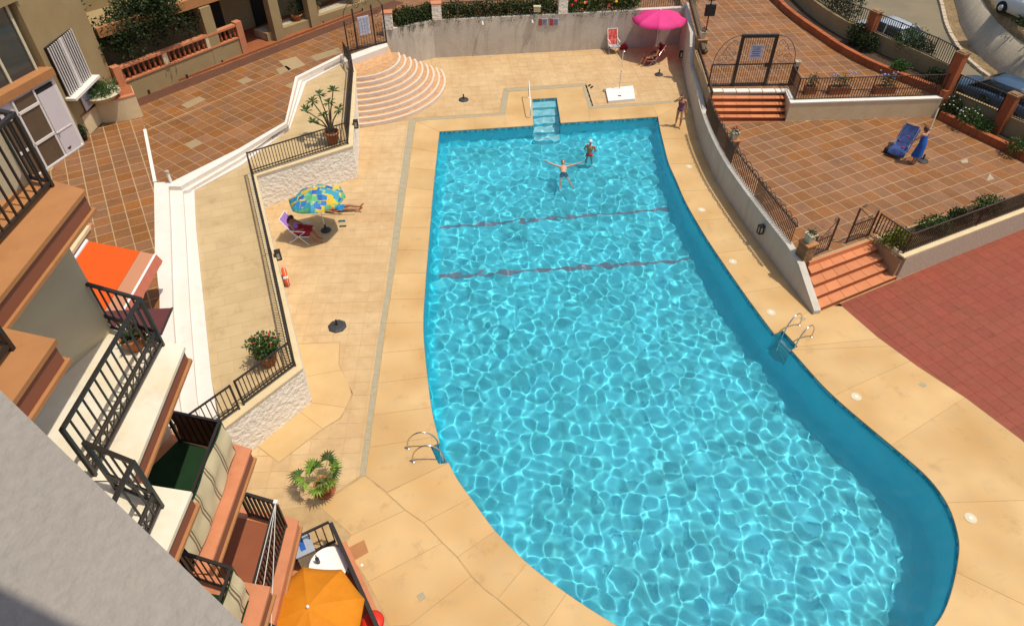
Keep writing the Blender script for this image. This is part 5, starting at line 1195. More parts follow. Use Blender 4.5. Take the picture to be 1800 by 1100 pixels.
# ---- parasols
def dome(T, ax, r, drop, mat, t, n=8, valance=.12, hub='white_metal', a0=0.):
    ax = Vector(ax).normalized(); q = ax.to_track_quat('Z', 'Y').to_matrix(); T = Vector(T)
    def P(rr, a, z): return T + q @ Vector((rr * math.cos(a), rr * math.sin(a), z))
    for k in range(n):
        a1, a2 = a0 + 2 * math.pi * k / n, a0 + 2 * math.pi * (k + 1) / n; v = []; f = []; nr, na = 6, 6
        for i in range(nr + 1):
            s_ = i / nr
            for j in range(na + 1):
                u = j / na; e0, e1 = P(r * s_, a1, -drop * s_ ** 1.7), P(r * s_, a2, -drop * s_ ** 1.7); m = e0.lerp(e1, u); m = m - q @ Vector((0, 0, 1)) * (.10 * r * s_ * 4 * u * (1 - u) * .55) * (.4 + .6 * s_); v.append(m)
        for i in range(nr):
            for j in range(na): b0 = i * (na + 1) + j; f.append((b0, b0 + na + 1, b0 + na + 2, b0 + 1))
        if valance:
            o = len(v)
            for j in range(na + 1): e = v[nr * (na + 1) + j]; v.append(e - q @ Vector((0, 0, valance * (1 + .12 * math.sin(j * 1.05)))) + (e - T).normalized() * .012)
            for j in range(na): b0 = nr * (na + 1) + j; f.append((b0, o + j, o + j + 1, b0 + 1))
        part('canopy_panel', MB().add(v, f), mat, t, True, origin=T)
        part('rib', MB().tube([P(.05, a1, -.04), P(r * .5, a1, -drop * .31 - .02), P(r * .99, a1, -drop - .015)], .008, 4), 'steel', t)
    part('finial', MB().ell(T + ax * .03, (.035, .035, .05)), hub, t)
def base(t, x, y, z, r, n=16, mat='dark_base', tube=.3):
    b = part('foot', MB().lathe([(r, 0), (r, .03), (r * .75, .07), (r * .25, .09)], (x, y, z), n), mat, t, False); part('socket', MB().lathe([(.035, .08), (.035, tube), (.028, tube)], (x, y, z), 10), 'black_plastic', t)
t = thing('pink_parasol', 'large bright pink parasol over the red deck chair', 'parasol', at(1160, 118, 0)); T = at(1161, 19, 2.4); bb = Vector((T.x + .05, T.y - .12, 0))
dome(T, (T - bb) * 1.0, 1.46, .40, 'pink', t, 8, .1, a0=.2); part('pole', MB().tube([bb, T], .02, 8), 'white_metal', t); base(t, bb.x, bb.y, 0, .22)
t = thing('patterned_parasol', 'blue green and yellow patterned parasol shading the sunbathers', 'parasol', at(573, 405, 0)); bb = at(573, 405, 0); T = at(552, 331, 2.0)
dome(T, (T - bb).normalized() * 2 + Vector((-.15, .35, 0)), 1.06, .36, 'patterned_cloth', t, 8, .1, a0=.1); part('pole', MB().tube([bb, T], .016, 8), 'white_metal', t); base(t, bb.x, bb.y, 0, .2)
t = thing('orange_parasol', 'orange parasol over the ground floor patio at the bottom edge', 'parasol', (-4.1, 6.0, 0)); T = at(541, 1067, 2.35)
dome(T, (.05, .0, 1), 1.08, .36, 'orange_cloth', t, 8, .06, a0=.35); part('pole', MB().tube([(T.x, T.y, .0), T], .02, 8), 'white_metal', t); base(t, T.x, T.y, 0.006, .24)
for px, r, n, z, lab in (((815, 176), .25, 18, 0, 'round dark parasol base alone near the round stairs'), ((1156, 128), .22, 18, 0, 'round dark parasol base beside the red deck chair'), ((593, 574), .31, 8, 0, 'octagonal black parasol base alone on the left deck'), ((1621, 283), .24, 18, ZR, 'round grey parasol base behind the person in the blue dress')):
    if px[0] == 1156: px = (1158, 132)
    c = at(*px, z); t = thing('parasol_base', lab, 'parasol base', c, 'loose parasol bases'); base(t, c.x, c.y, z, r, n)

# ---- chairs
def beach_chair(lab, x, y, z, rz, seat, back, frame='white_metal', recl=.42, h=.34, name='beach_chair', head=False):
    t = thing(name, lab, 'chair', (x, y, z)); co, si = math.cos(rz), math.sin(rz); T = lambda a, b, c: Vector((x + a * co - b * si, y + a * si + b * co, z + c))
    def sling(P, mat, nm):
        v = []; f = []; n = 5
        for (a, c) in P:
            for j in range(n + 1): b = -.26 + .52 * j / n; v.append(T(a, b, c - .025 * math.sin(math.pi * j / n)))
        for i in range(len(P) - 1):
            for j in range(n): f.append((i * (n + 1) + j, i * (n + 1) + j + 1, (i + 1) * (n + 1) + j + 1, (i + 1) * (n + 1) + j))
        m = MB().add(v, f); return part(nm, m, mat, t, True)
    sling([(.5, h + .03), (.35, h + .01), (.15, h - .02), (0, h - .03)], seat, 'seat'); sling([(0, h - .03), (-.12, h + .18), (-recl * .75, h + .42), (-recl, h + .62), (-recl - .04, h + .7)], back, 'backrest')
    for s_ in (-1, 1):
        b = .28 * s_; part('frame', MB().tube([T(.52, b, h + .03), T(0, b, h - .03), T(-recl - .05, b, h + .72)], .014, 6), frame, t, True)
        part('leg', MB().tube([T(.45, b, 0), T(-.12, b, h + .2)], .013, 6), frame, t); part('leg', MB().tube([T(-.32, b, 0), T(.38, b, h + .22)], .013, 6), frame, t); part('armrest', MB().bar(T(-.2, b, h + .22), T(.4, b, h + .24), .045, .02), frame, t)
    part('crossbar', MB().tube([T(-.32, -.28, .02), T(-.32, .28, .02)], .012, 6), frame, t); part('crossbar', MB().tube([T(-recl - .05, -.28, h + .72), T(-recl - .05, .28, h + .72)], .014, 6), frame, t)
    return t, T
M('cushion_flower', (.55, .02, .025), .8, (.6, .45, .3), 6, .55); M('cushion_blue', (.5, .5, .46), .8, (.06, .14, .26), 5, .9)
c = at(1076, 90, 0); beach_chair('empty red flowered beach chair with white frame against the back wall', c.x, c.y, 0, R(-80), 'cushion_blue', 'cushion_flower', recl=.25, h=.42)
c = at(1143, 112, 0); DC = (c.x + .1, c.y, R(203)); beach_chair('red deck chair under the pink parasol with a sunbather', DC[0], DC[1], 0, DC[2], 'cloth_red', 'cloth_red', 'steel', recl=.5, h=.3)
c = at(533, 421, 0); PC_ = (c.x - .1, c.y, R(-8)); beach_chair('lilac folding chair beside the patterned parasol', PC_[0], PC_[1], 0, PC_[2], 'cloth_purple', 'cloth_purple', recl=.45, h=.36)
# lounger with blue towel on the right terrace
c = at(1580, 268, ZR); lo, LT_ = beach_chair('blue towel covered lounger on the right terrace next to the person in the blue dress', c.x, c.y, ZR, R(-130), 'cloth_navy', 'cloth_navy', 'steel', recl=.62, h=.30, name='sun_lounger')
t = thing('beach_towel', 'navy towel with red marks draped over the terrace lounger', 'towel', (c.x, c.y, ZR + .4)); v = []; f = []; pr = [(.66, .16), (.60, .34), (.3, .34), (.05, .31), (-.16, .44), (-.48, .66), (-.70, .86), (-.75, .86), (-.80, .7)]
for i, (a_, z_) in enumerate(pr):
    for j in range(9): b_ = -.34 + .68 * j / 8; v.append(LT_(a_, b_, z_ + .012 * math.sin(j * 2 + i)))
for i in range(len(pr) - 1):
    for j in range(8): f.append((i * 9 + j, i * 9 + j + 1, i * 9 + 10 + j, i * 9 + 9 + j))
part('cloth', MB().add(v, f), 'cloth_navy', t, True)
for a_, b_, z_ in ((-.14, -.18, .46), (-.36, .05, .61), (.2, .1, .36)): part('red_mark', MB().ell(LT_(a_, b_, z_), (.06, .05, .025)), 'cloth_red', t)
c = at(1560, 268, ZR); t = thing('beach_bag', 'dark bag on the tiles in front of the terrace lounger', 'bag', c); part('body', MB().lathe([(.12, 0), (.17, .05), (.16, .2), (.1, .26)], c, 10, 1.2, .7), 'black_plastic', t, True); part('strap', MB().tube([c + Vector((.12 * math.cos(q), 0, .24 + .12 * math.sin(q))) for q in [math.pi * k / 8 for k in range(9)]], .012, 5), 'black_plastic', t)
c = at(1096, 87, 0); t = thing('beach_bag', 'small red bag on the deck beside the flowered beach chair', 'bag', c); part('body', MB().lathe([(.14, 0), (.2, .06), (.18, .2), (.08, .27)], c, 10, 1.2, .8), 'cloth_red', t, True); part('strap', MB().tube([c + Vector((.12 * math.cos(q), 0, .24 + .12 * math.sin(q))) for q in [math.pi * k / 8 for k in range(9)]], .014, 5), 'cloth_red', t)
def sandal(lab, c, rz, sole, strap, grp):
    t = thing('flip_flop', lab, 'flip-flop', c, grp); co, si = math.cos(rz), math.sin(rz); o = [(-.13, .03), (-.10, .045), (0, .038), (.08, .05), (.13, .035), (.14, 0), (.13, -.035), (.08, -.05), (0, -.038), (-.10, -.045), (-.13, -.03)]
    W_ = lambda a, b, z=0: Vector((c[0] + a * co - b * si, c[1] + a * si + b * co, c[2] + z)); part('sole', MB().prism([W_(a, b).to_2d() for a, b in o], c[2] + .001, c[2] + .025), sole, t)
    part('strap', MB().tube([W_(0, .04, .025), W_(.05, .02, .05), W_(.08, 0, .03)], .01, 4).tube([W_(0, -.04, .025), W_(.05, -.02, .05), W_(.08, 0, .03)], .01, 4), strap, t)
for px, lab in (((601, 389), 'upper green strapped flip-flop beside the patterned parasol'), ((603, 398), 'lower green strapped flip-flop beside the patterned parasol')): sandal(lab, at(*px, 0), R(185), 'rubber_blue', 'cloth_green', 'flip-flops by the parasol')
for px, lab in (((1036, 151), 'left dark sandal on the deck behind the pool steps'), ((1040, 154), 'right dark sandal on the deck behind the pool steps')): sandal(lab, at(*px, 0), R(60), 'black_plastic', 'dark_base', 'sandals behind the pool')

# ---- people
def remesh(o, vs=.009, it=4):
    m = o.modifiers.new('remesh', 'REMESH'); m.mode = 'VOXEL'; m.voxel_size = vs; m.use_smooth_shade = True
    s_ = o.modifiers.new('smooth', 'SMOOTH'); s_.factor = .5; s_.iterations = it
STAND = dict(pelvis=(0, 0, .92), belly=(0, 0, 1.06), chest=(0, 0, 1.24), neck=(0, 0, 1.40), head=(.02, 0, 1.53), shL=(0, .17, 1.35), elL=(-.02, .23, 1.08), wrL=(.06, .25, .85), shR=(0, -.17, 1.35), elR=(-.02, -.23, 1.08), wrR=(.06, -.25, .85),
    hipL=(0, .085, .89), knL=(.03, .1, .48), anL=(0, .1, .08), toL=(.15, .11, .035), hipR=(0, -.085, .89), knR=(.03, -.1, .48), anR=(0, -.1, .08), toR=(.15, -.11, .035))
SIT = dict(STAND, pelvis=(.06, 0, .42), belly=(-.03, 0, .52), chest=(-.14, 0, .68), neck=(-.22, 0, .84), head=(-.22, 0, .97), shL=(-.18, .17, .80), elL=(.0, .27, .60), wrL=(.2, .16, .56), shR=(-.18, -.17, .80), elR=(.0, -.27, .60), wrR=(.2, -.14, .58),
    hipL=(.08, .09, .40), knL=(.50, .12, .50), anL=(.66, .12, .10), toL=(.82, .13, .05), hipR=(.08, -.09, .40), knR=(.48, -.12, .52), anR=(.76, -.10, .10), toR=(.92, -.11, .05))
def person(lab, loc, rz, J, skin='skin', hair='hair_dark', longhair=False, clothes=(), mat3=None, up=1., receiver=False, cap=None):
    J = {k: Vector(v) * up for k, v in J.items()}; Rm = mat3 if mat3 is not None else Matrix.Rotation(rz, 3, 'Z'); loc = Vector(loc)
    t = thing('person', lab, 'person', loc); W = lambda p: loc + Rm @ Vector(p)
    spine = (J['neck'] - J['pelvis']).normalized(); side = (J['shL'] - J['shR']).normalized(); fwd = side.cross(spine).normalized(); side = spine.cross(fwd)
    B3 = Matrix((fwd, side, spine)).transposed()
    hd = (J['head'] - J['neck']).normalized(); hf = (fwd - hd * fwd.dot(hd)).normalized(); hs_ = hd.cross(hf); H3 = Matrix((hf, hs_, hd)).transposed()
    def bodymesh(g=0., what=('trunk', 'arms', 'legs', 'head')):
        m = MB()
        if 'trunk' in what:
            m.ell(W(J['chest']), (.098 + g, .15 + g, .17 + g), Rm @ B3); m.ell(W(J['pelvis']), (.108 + g, .155 + g, .125 + g), Rm @ B3); m.ell(W(J['belly']), (.09 + g, .125 + g, .16 + g), Rm @ B3); m.cap(W(J['shL']), .052 + g, W(J['shR']), .052 + g)
        if 'torso' in what: m.ell(W(J['chest'] - spine * .02), (.098 + g, .15 + g, .13 + g), Rm @ B3); m.ell(W(J['pelvis']), (.108 + g, .155 + g, .125 + g), Rm @ B3); m.ell(W(J['belly']), (.09 + g, .125 + g, .16 + g), Rm @ B3)
        if 'hips' in what: m.ell(W(J['pelvis']), (.108 + g, .155 + g, .12 + g), Rm @ B3)
        if 'chest' in what: m.ell(W(J['chest'] - spine * .03), (.10 + g, .152 + g, .09 + g), Rm @ B3)
        for s_ in 'LR':
            if 'arms' in what:
                m.cap(W(J['sh' + s_]), .05 + g, W(J['el' + s_]), .036 + g); m.cap(W(J['el' + s_]), .037 + g, W(J['wr' + s_]), .025 + g)
                d = (J['wr' + s_] - J['el' + s_]).normalized(); sd = d.cross(Vector((.3, .2, 1))).normalized(); pn = d.cross(sd); w0 = J['wr' + s_]; pc = w0 + d * .075
                m.cap(W(w0), .026, W(pc), .034)
                for k, (o_, L) in enumerate(((-.027, .062), (-.009, .075), (.009, .07), (.027, .055))):
                    r0 = pc + sd * o_ + d * .015; m.cap(W(r0), .0105, W(r0 + d * L * .55 + pn * .008), .0095, 7); m.cap(W(r0 + d * L * .55 + pn * .008), .0095, W(r0 + d * L + pn * .028), .008, 7)
                th0 = w0 + d * .03 - sd * .03; m.cap(W(th0), .013, W(th0 + d * .03 - sd * .028 + pn * .01), .0115, 7); m.cap(W(th0 + d * .03 - sd * .028 + pn * .01), .0115, W(th0 + d * .062 - sd * .036 + pn * .02), .009, 7)
            if 'legs' in what:
                m.cap(W(J['hip' + s_]), .082 + g, W(J['kn' + s_]), .054 + g); kn, an = J['kn' + s_], J['an' + s_]; cf = kn.lerp(an, .3); m.cap(W(kn), .053 + g, W(cf), .055 + g); m.cap(W(cf), .055 + g, W(an), .034 + g)
                m.cap(W(an), .036 + g, W(J['to' + s_]), .03 + g); m.cap(W(an), .036 + g, W(an - (J['to' + s_] - an) * .25 + (an - kn).normalized() * .03), .03 + g)
            if 'thighs' in what: h, k2 = J['hip' + s_], J['kn' + s_]; m.cap(W(h), .086 + g, W(h.lerp(k2, .42)), .075 + g)
        if 'head' in what:
            c = J['head']; m.cap(W(J['neck'] - hd * .03), .052, W(c - hd * .06), .048); m.ell(W(c + hd * .02), (.095, .076, .105), Rm @ H3); m.ell(W(c - hd * .045 + hf * .025), (.065, .055, .065), Rm @ H3)
            m.cap(W(c + hf * .09 + hd * .01), .009, W(c + hf * .108 - hd * .018), .014, 7); m.cap(W(c + hf * .082 - hd * .055 - hs_ * .018), .009, W(c + hf * .082 - hd * .055 + hs_ * .018), .009, 6)
            for s2 in (-1, 1): m.ell(W(c + hs_ * s2 * .077 - hd * .005), (.018, .01, .028), Rm @ H3, 8, 6)
        return m
    o = part('body', bodymesh(), skin, t, True, receiver=receiver); remesh(o)
    c = J['head']
    for s2 in (-1, 1): part('eye', MB().ell(W(c + hf * .088 + hs_ * s2 * .032 + hd * .012), (.008, .013, .008), Rm @ H3, 8, 6), 'hair_dark', o)
    m = MB()
    if cap: m.ell(W(c + hd * .045 - hf * .01), (.104, .088, .092), Rm @ H3)
    else:
        m.ell(W(c + hd * .045 - hf * .018), (.1, .088, .088), Rm @ H3); m.ell(W(c - hf * .045 - hd * .01), (.065, .08, .1), Rm @ H3)
        if longhair: m.cap(W(c - hf * .06), .07, W(c - hf * .085 - hd * .16), .05)
    ho = part('swim_cap' if cap else 'hair', m, cap or hair, t, True); remesh(ho, .01, 3)
    for (nm, what, g, mt) in clothes:
        m = bodymesh(g, what)
        if 'skirt' in what:
            top = J['chest'] + spine * .06; hem = (J['knL'] + J['knR']) / 2 - Vector((0, 0, .12)); v = []; f = []; nr, na = 8, 20
            for i in range(nr + 1):
                s_ = i / nr; cc = (J['chest'] + spine * .05).lerp(J['pelvis'], min(1, s_ * 2)) if s_ < .5 else J['pelvis'].lerp(hem, (s_ - .5) * 2); r1, r2 = .112 + .09 * s_ ** 1.5, .165 + .06 * s_ ** 1.5
                for k in range(na): an_ = 2 * math.pi * k / na; w_ = 1 + .06 * s_ * math.sin(k * 2.5); v.append(W(cc + fwd * r1 * math.cos(an_) * w_ + side * r2 * math.sin(an_) * w_))
            for i in range(nr):
                for k in range(na): f.append((i * na + k, (i + 1) * na + k, (i + 1) * na + (k + 1) % na, i * na + (k + 1) % na))
            part(nm, MB().add(v, f), mt, t, True)
        else: co_ = part(nm, m, mt, t, True, receiver=receiver); remesh(co_, .011, 3)
    return t
wlk = dict(STAND, elR=(.06, -.34, 1.30), wrR=(.12, -.16, 1.50), knL=(.14, .1, .5), anL=(.08, .1, .09), toL=(.22, .1, .035), knR=(-.04, -.1, .48), anR=(-.2, -.1, .1), toR=(-.08, -.11, .035), elL=(-.04, .26, 1.1), wrL=(.02, .27, .86))
person('person in a patterned swimsuit walking beside the curved wall, one arm raised', at(1191, 223, 0), R(-102), wlk, 'skin', 'hair_brown', True, (('swimsuit', ('torso',), .008, 'swim_pattern'),), up=.98)
person('person in a dark swimsuit reclining in the red deck chair under the pink parasol', (DC[0], DC[1], -.06), DC[2], dict(SIT, head=(-.3, 0, .98), neck=(-.27, 0, .84), chest=(-.18, 0, .67)), 'skin_tan', 'hair_dark', True, (('swimsuit', ('hips', 'chest'), .008, 'black_plastic'),))
person('person with dark hair sitting in the lilac chair, red towel on the lap', (PC_[0], PC_[1], 0), PC_[2], dict(SIT, head=(-.15, 0, .97)), 'skin_tan', 'hair_dark', True, (('swimsuit', ('torso',), .008, 'cloth_purple'),))
Tw = Matrix.Rotation(PC_[2], 3, 'Z'); o_ = Vector((PC_[0], PC_[1], 0)); t = thing('lap_towel', 'crumpled red towel across the lap of the person in the lilac chair', 'towel', o_ + Vector((.3, 0, .5))); v = []; f = []
for i in range(9):
    for j in range(9):
        a, b = -.05 + .62 * i / 8, -.30 + .6 * j / 8; z = .60 - .22 * abs(b * 2.6) ** 3 + .015 * math.sin(i * 2 + j) - .25 * max(0, a - .47); v.append(o_ + Tw @ Vector((a, b, z)))
for i in range(8):
    for j in range(8): f.append((i * 9 + j, i * 9 + 9 + j, i * 9 + 10 + j, i * 9 + 1 + j))
part('cloth', MB().add(v, f), 'cloth_red', t, True)
lie = Matrix(((0, 0, -1), (0, 1, 0), (1, 0, 0))); ft = at(638, 370, 0)
person('person in blue shorts lying on the deck, head hidden under the patterned parasol', (ft.x - .02, ft.y, .11), 0, dict(STAND, elL=(.05, .34, 1.15), wrL=(.1, .16, .98), toL=(.12, .13, -.04), toR=(.12, -.13, -.04), knL=(.06, .09, .48), anR=(.0, -.06, .08)), 'skin_tan', 'hair_dark', False, (('shorts', ('hips', 'thighs'), .012, 'shorts_blue'),), mat3=lie, up=1.04)
t = thing('sun_mat', 'thin tan mat under the person lying by the parasol', 'mat', (ft.x - 1, ft.y, 0)); part('cloth', MB().box((ft.x - 1.15, ft.y + .02, .012), (1.7, .62, .02), .02), 'walk_tile', t)
c = at(1036, 273, ZWATER)
person('person in white cap and red swimsuit standing waist deep near the steps', (c.x, c.y, -1.02), R(75), dict(STAND, elL=(.08, .26, 1.12), wrL=(.28, .2, .98), elR=(.08, -.26, 1.12), wrR=(.28, -.2, .98), anL=(-.1, .16, .12), anR=(-.05, -.14, .1)), 'skin', 'hair_dark', False, (('swimsuit', ('hips',), .009, 'swim_red'),), receiver=True, cap='cap_white')
c = at(990, 297, ZWATER); tl = R(22); fl3 = Matrix(((0, 1, 0), (math.sin(tl), 0, math.cos(tl)), (math.cos(tl), 0, -math.sin(tl) * -1)))
fl3 = Matrix.Rotation(-tl * -1, 3, 'X') @ Matrix(((0, 1, 0), (0, 0, 1), (1, 0, 0)))
org = Vector((c.x, c.y, ZWATER + .0)) - fl3 @ Vector((-.07, 0, 1.28))
person('person floating on the back with arms spread wide in the pool', org, 0, dict(STAND, elL=(.06, .44, 1.40), wrL=(.10, .68, 1.46), elR=(.06, -.44, 1.42), wrR=(.10, -.68, 1.52), knL=(.06, .2, .5), anL=(0, .34, .14), toL=(.1, .4, .0), knR=(.02, -.14, .48), anR=(-.06, -.16, .08), toR=(.05, -.16, -.05), head=(.06, 0, 1.53)), 'skin_pale', 'hair_dark', False, (('trunks', ('hips', 'thighs'), .01, 'rubber_blue'),), mat3=fl3, receiver=True)
c = at(1606, 288, ZR)
person('person in a long blue dress standing with back turned beside the terrace lounger', c, R(120), dict(STAND, head=(.12, 0, 1.50), neck=(.07, 0, 1.39), chest=(.05, 0, 1.24), shL=(.06, .17, 1.34), shR=(.06, -.17, 1.34), elL=(.16, .26, 1.12), wrL=(.3, .22, .95), elR=(.12, -.25, 1.1), wrR=(.2, -.26, .86)), 'skin', 'hair_brown', False, (('dress', ('skirt',), .01, 'cloth_blue'),))

# ---- pots and plants
def blade_plant(t, x, y, z, n, L, w_, mat, droop=.5, seed=1, name='leaf'):
    rg = random.Random(seed)
    for k in range(n):
        a = k * 2.4 + rg.uniform(-.3, .3); e = rg.uniform(.35, 1.25); v = []; f = []; d = Vector((math.cos(a), math.sin(a), 0)); sd = Vector((-d.y, d.x, 0)); LL = L * rg.uniform(.75, 1.15)
        for i in range(6): s_ = i / 5; p = Vector((x, y, z)) + d * LL * s_ * math.cos(e) + Vector((0, 0, LL * s_ * math.sin(e) - droop * LL * s_ * s_)); ww = w_ * math.sin(math.pi * (.12 + .86 * s_)); v += [p + sd * ww + Vector((0, 0, ww * .4)), p, p - sd * ww + Vector((0, 0, ww * .4))]
        for i in range(5): f += [(i * 3, i * 3 + 3, i * 3 + 4, i * 3 + 1), (i * 3 + 1, i * 3 + 4, i * 3 + 5, i * 3 + 2)]
        part(name, MB().add(v, f), mat, t, True)
# potted palm: fan leaves on stalks
c = at(572, 862, 0); t = thing('potted_palm', 'potted fan palm with lime leaves on the lower left deck', 'plant', c); pot(t, c.x, c.y, 0, .24, .34)
part('saucer', MB().lathe([(.2, 0), (.28, .02), (.28, .035)], c + Vector((0, 0, .001)), 16), 'pot', t); part('trunk', MB().tube([c + Vector((0, 0, .28)), c + Vector((.01, 0, .5))], [.09, .05], 8), 'bark', t)
rg = random.Random(4)
for k in range(11):
    a = k * 2.399 + .4; e = rg.uniform(.35, 1.25); L = rg.uniform(.35, .6); d = Vector((math.cos(a) * math.cos(e), math.sin(a) * math.cos(e), math.sin(e))); b0 = c + Vector((0, 0, .45)); tip = b0 + d * L; sd = d.cross(Vector((0, 0, 1))).normalized(); upv = sd.cross(d)
    lf_ = part('leaf_stalk', MB().tube([b0, tip], .009, 4), 'leaf_lime', t); m = MB(); nb = 13
    for i in range(nb):
        th = (i / (nb - 1) - .5) * R(200); r_ = .36 * (1 - .25 * abs(th) / 1.7) * rg.uniform(.9, 1.1); q = d * math.cos(th) + sd * math.sin(th); pr = sd * math.cos(th) - d * math.sin(th); e_ = tip + q * r_ - Vector((0, 0, .10 * r_ / .36)) ; mid = tip + q * r_ * .55 + upv * .02
        m.add([tip, mid + pr * .026, e_, mid - pr * .026], [(0, 1, 2, 3)])
    part('fan_leaf', m, 'leaf_lime' if k % 3 else 'leaf', lf_)
# frangipani on the ramp
c = Vector((-7.45, 25.75, ZW)); t = thing('potted_frangipani', 'tall frangipani with leafy tufts in a terracotta pot on the ramp corner', 'plant', c); pot(t, c.x, c.y, ZW, .3, .55)
tufts = [(-.9, .2, 1.35), (-.35, .5, 1.9), (-.1, -.2, 1.35), (.25, .5, 2.05), (.45, .1, 1.45), (-.55, -.3, 1.1), (-.7, .6, 1.55), (.1, .1, 1.75)]
for k, q in enumerate(tufts):
    e_ = c + Vector((q[0], q[1], q[2])); b_ = part('branch', MB().tube([c + Vector((0, 0, .5)), c + Vector((q[0] * .35, q[1] * .35, .5 + (q[2] - .5) * .55)), e_], [.035, .028, .02], 6), 'bark', t); m = MB(); rg = random.Random(k)
    for i in range(15):
        a = i * 2.4; el = rg.uniform(-.2, 1.0); L = rg.uniform(.24, .36); d = Vector((math.cos(a) * math.cos(el), math.sin(a) * math.cos(el), math.sin(el))); sd = d.cross(Vector((0, 0, 1))).normalized() * .05; mid = e_ + d * L * .6; m.add([e_, mid + sd, e_ + d * L - Vector((0, 0, .05)), mid - sd], [(0, 1, 2, 3)])
    part('leaf_tuft', m, 'leaf', b_)
c = Vector((-6.95, 13.35, ZW)); t = shrub('potted_bush', 'bushy green pot plant with pink flowers at the lower ramp corner', c.x, c.y, ZW + .35, (.42, .42, .36), 1100, .1, 'leaf', ('petal_red', 9, .03), 'plant'); pot(t, c.x, c.y, ZW, .27, .42)
# pots on brick pillars
def brick_pillar_pot(lab, plab, x, y, z0, z1, w_, rz, flower=True):
    t = thing('pot_pillar', plab, 'pillar', (x, y, z0)); n = max(3, round((z1 - z0) / .085)); bm = {}
    part('core', MB().box((x, y, (z0 + z1) / 2), (w_ - .03, w_ - .03, z1 - z0 - .01), rz), 'grout_walk', t)
    bme = mesh_of(MB().box((0, 0, 0), (w_ * .64, w_ * .32, .07)), 'brick', 'brick')
    for k in range(n):
        zz = z0 + .04 + k * (z1 - z0 - .06) / n
        for s_ in range(4): a = rz + s_ * math.pi / 2; d = Vector((math.cos(a), math.sin(a))); e_ = Vector((-d.y, d.x)); q = Vector((x, y)) + d * w_ * .34 + e_ * w_ * (.17 if k % 2 else -.17); inst('brick', bme, t, (q.x, q.y, zz), a + math.pi / 2)
    part('cap', MB().box((x, y, z1), (w_ + .08, w_ + .08, .05), rz), 'ledge', t)
    p = thing('square_pot', lab, 'pot', (x, y, z1 + .025), 'pale square pots on pillars'); square_pot(p, x, y, z1 + .027, .3, .34, 'pot_pale', rz)
    m = MB(); leaves(m, (x, y, z1 + .36), (.16, .16, .12), 90, .09, seed=int(x * 10 + y)); part('foliage', m, 'leaf_dark', p)
    if flower: f_ = MB(); f_.ell((x + .05, y + .04, z1 + .55), (.05, .05, .04), nu=6, nv=4).ell((x - .04, y, z1 + .5), (.04, .04, .03), nu=6, nv=4); part('flower', f_, 'petal_red', p); part('stalk', MB().tube([(x, y, z1 + .3), (x + .05, y + .04, z1 + .55)], .008, 4), 'leaf_dark', p)
brick_pillar_pot('pale square pot with a red flower in the middle of the curved wall', 'brick pillar in the middle of the arched railing', 9.25, 25.9, .9, 1.5, .42, .25)
brick_pillar_pot('pale square pot on the pillar beside the lower gate', 'brick pillar at the lower end of the arched railing', 10.12, 18.72, .9, 1.62, .42, .45, False)
brick_pillar_pot('pale square pot with a red flower beside the big ornate gate', 'brick pillar at the upper end of the curved wall', 9.55, 34.6, 1.0, 2.25, .45, .1)
t = thing('white_urn', 'small cream planter standing at the right end of the ornate gate', 'pot', (12.95, 30.45, ZT)); part('post', MB().box((12.95, 30.45, ZT + .45), (.16, .16, .9)), 'iron_brown', t); square_pot(t, 12.95, 30.45, ZT + .9, .22, .24, 'pot_pale')
# floodlight post
t = thing('floodlight_post', 'black post with two square floodlights beside the gate terrace', 'lamp', (9.75, 34.9, ZT)); part('pole', MB().tube([(9.75, 34.9, ZT), (9.75, 34.9, 4.25)], .03, 8), 'iron', t)
for z, s_ in ((3.55, .5), (4.2, .34)): part('lamp_head', MB().box((9.75, 34.82, z), (s_, .14, s_ * 1.05), .05).box((9.75, 34.74, z), (s_ * .8, .04, s_ * .85), .05), 'black_plastic', t)
# climbing trunk at the corner
t = thing('climbing_vine', 'thick brown climbing vine trunk over the wall beside the pink parasol', 'vine', (9.7, 38, 2)); m = MB()
for k in range(7): o_ = Vector((.1 * math.cos(k), .1 * math.sin(k), .07 * math.sin(k * 2))); m.tube([Vector(q) + o_ for q in [(9.6, 33.9, 2.0 - .1), (9.62, 35.5, 2.25), (9.7, 37.5, 2.5), (9.85, 40.0, 2.7), (9.9, 43, 2.9)]], .075, 6)
part('trunk', m, 'bark', t); m = MB()
for k in range(9): leaves(m, (9.75 + .1 * math.sin(k), 38.5 + .6 * k, 2.85), (.32, .4, .24), 90, .1, seed=k)
part('foliage', m, 'leaf_hedge', t)
# planter boxes behind the terrace fence
for px, L, lab, fl2 in (((1424, 166), .5, 'small terracotta pot of green leaves at the corner of the gate terrace', None), ((1474, 165), .95, 'terracotta trough with blue flowers, left of the two behind the terrace fence', 'petal_blue'), ((1552, 163), .95, 'terracotta trough with blue flowers, right of the two behind the terrace fence', 'petal_blue')):
    c = at(*px, ZT); c.y = max(c.y, 29.62); t = thing('planter_box', lab, 'planter', c, 'planters behind the terrace fence'); part('box', MB().box((c.x, c.y, ZT + .17), (L, .32, .33), .06), 'pot', t); part('soil', MB().box((c.x, c.y, ZT + .34), (L - .08, .24, .02), .06), 'soil', t)
    m = MB(); leaves(m, (c.x, c.y, ZT + .62), (L * .5, .25, .34), 240, .09, .1, seed=int(px[0])); part('foliage', m, 'leaf', t)
    if fl2: m = MB(); rg = random.Random(px[0]); [m.ell((c.x + rg.uniform(-.5, .5) * L, c.y + rg.uniform(-.2, .2), ZT + rg.uniform(.6, 1.1)), (.04, .04, .03), nu=6, nv=4) for _ in range(12)]; part('flowers', m, fl2, t)
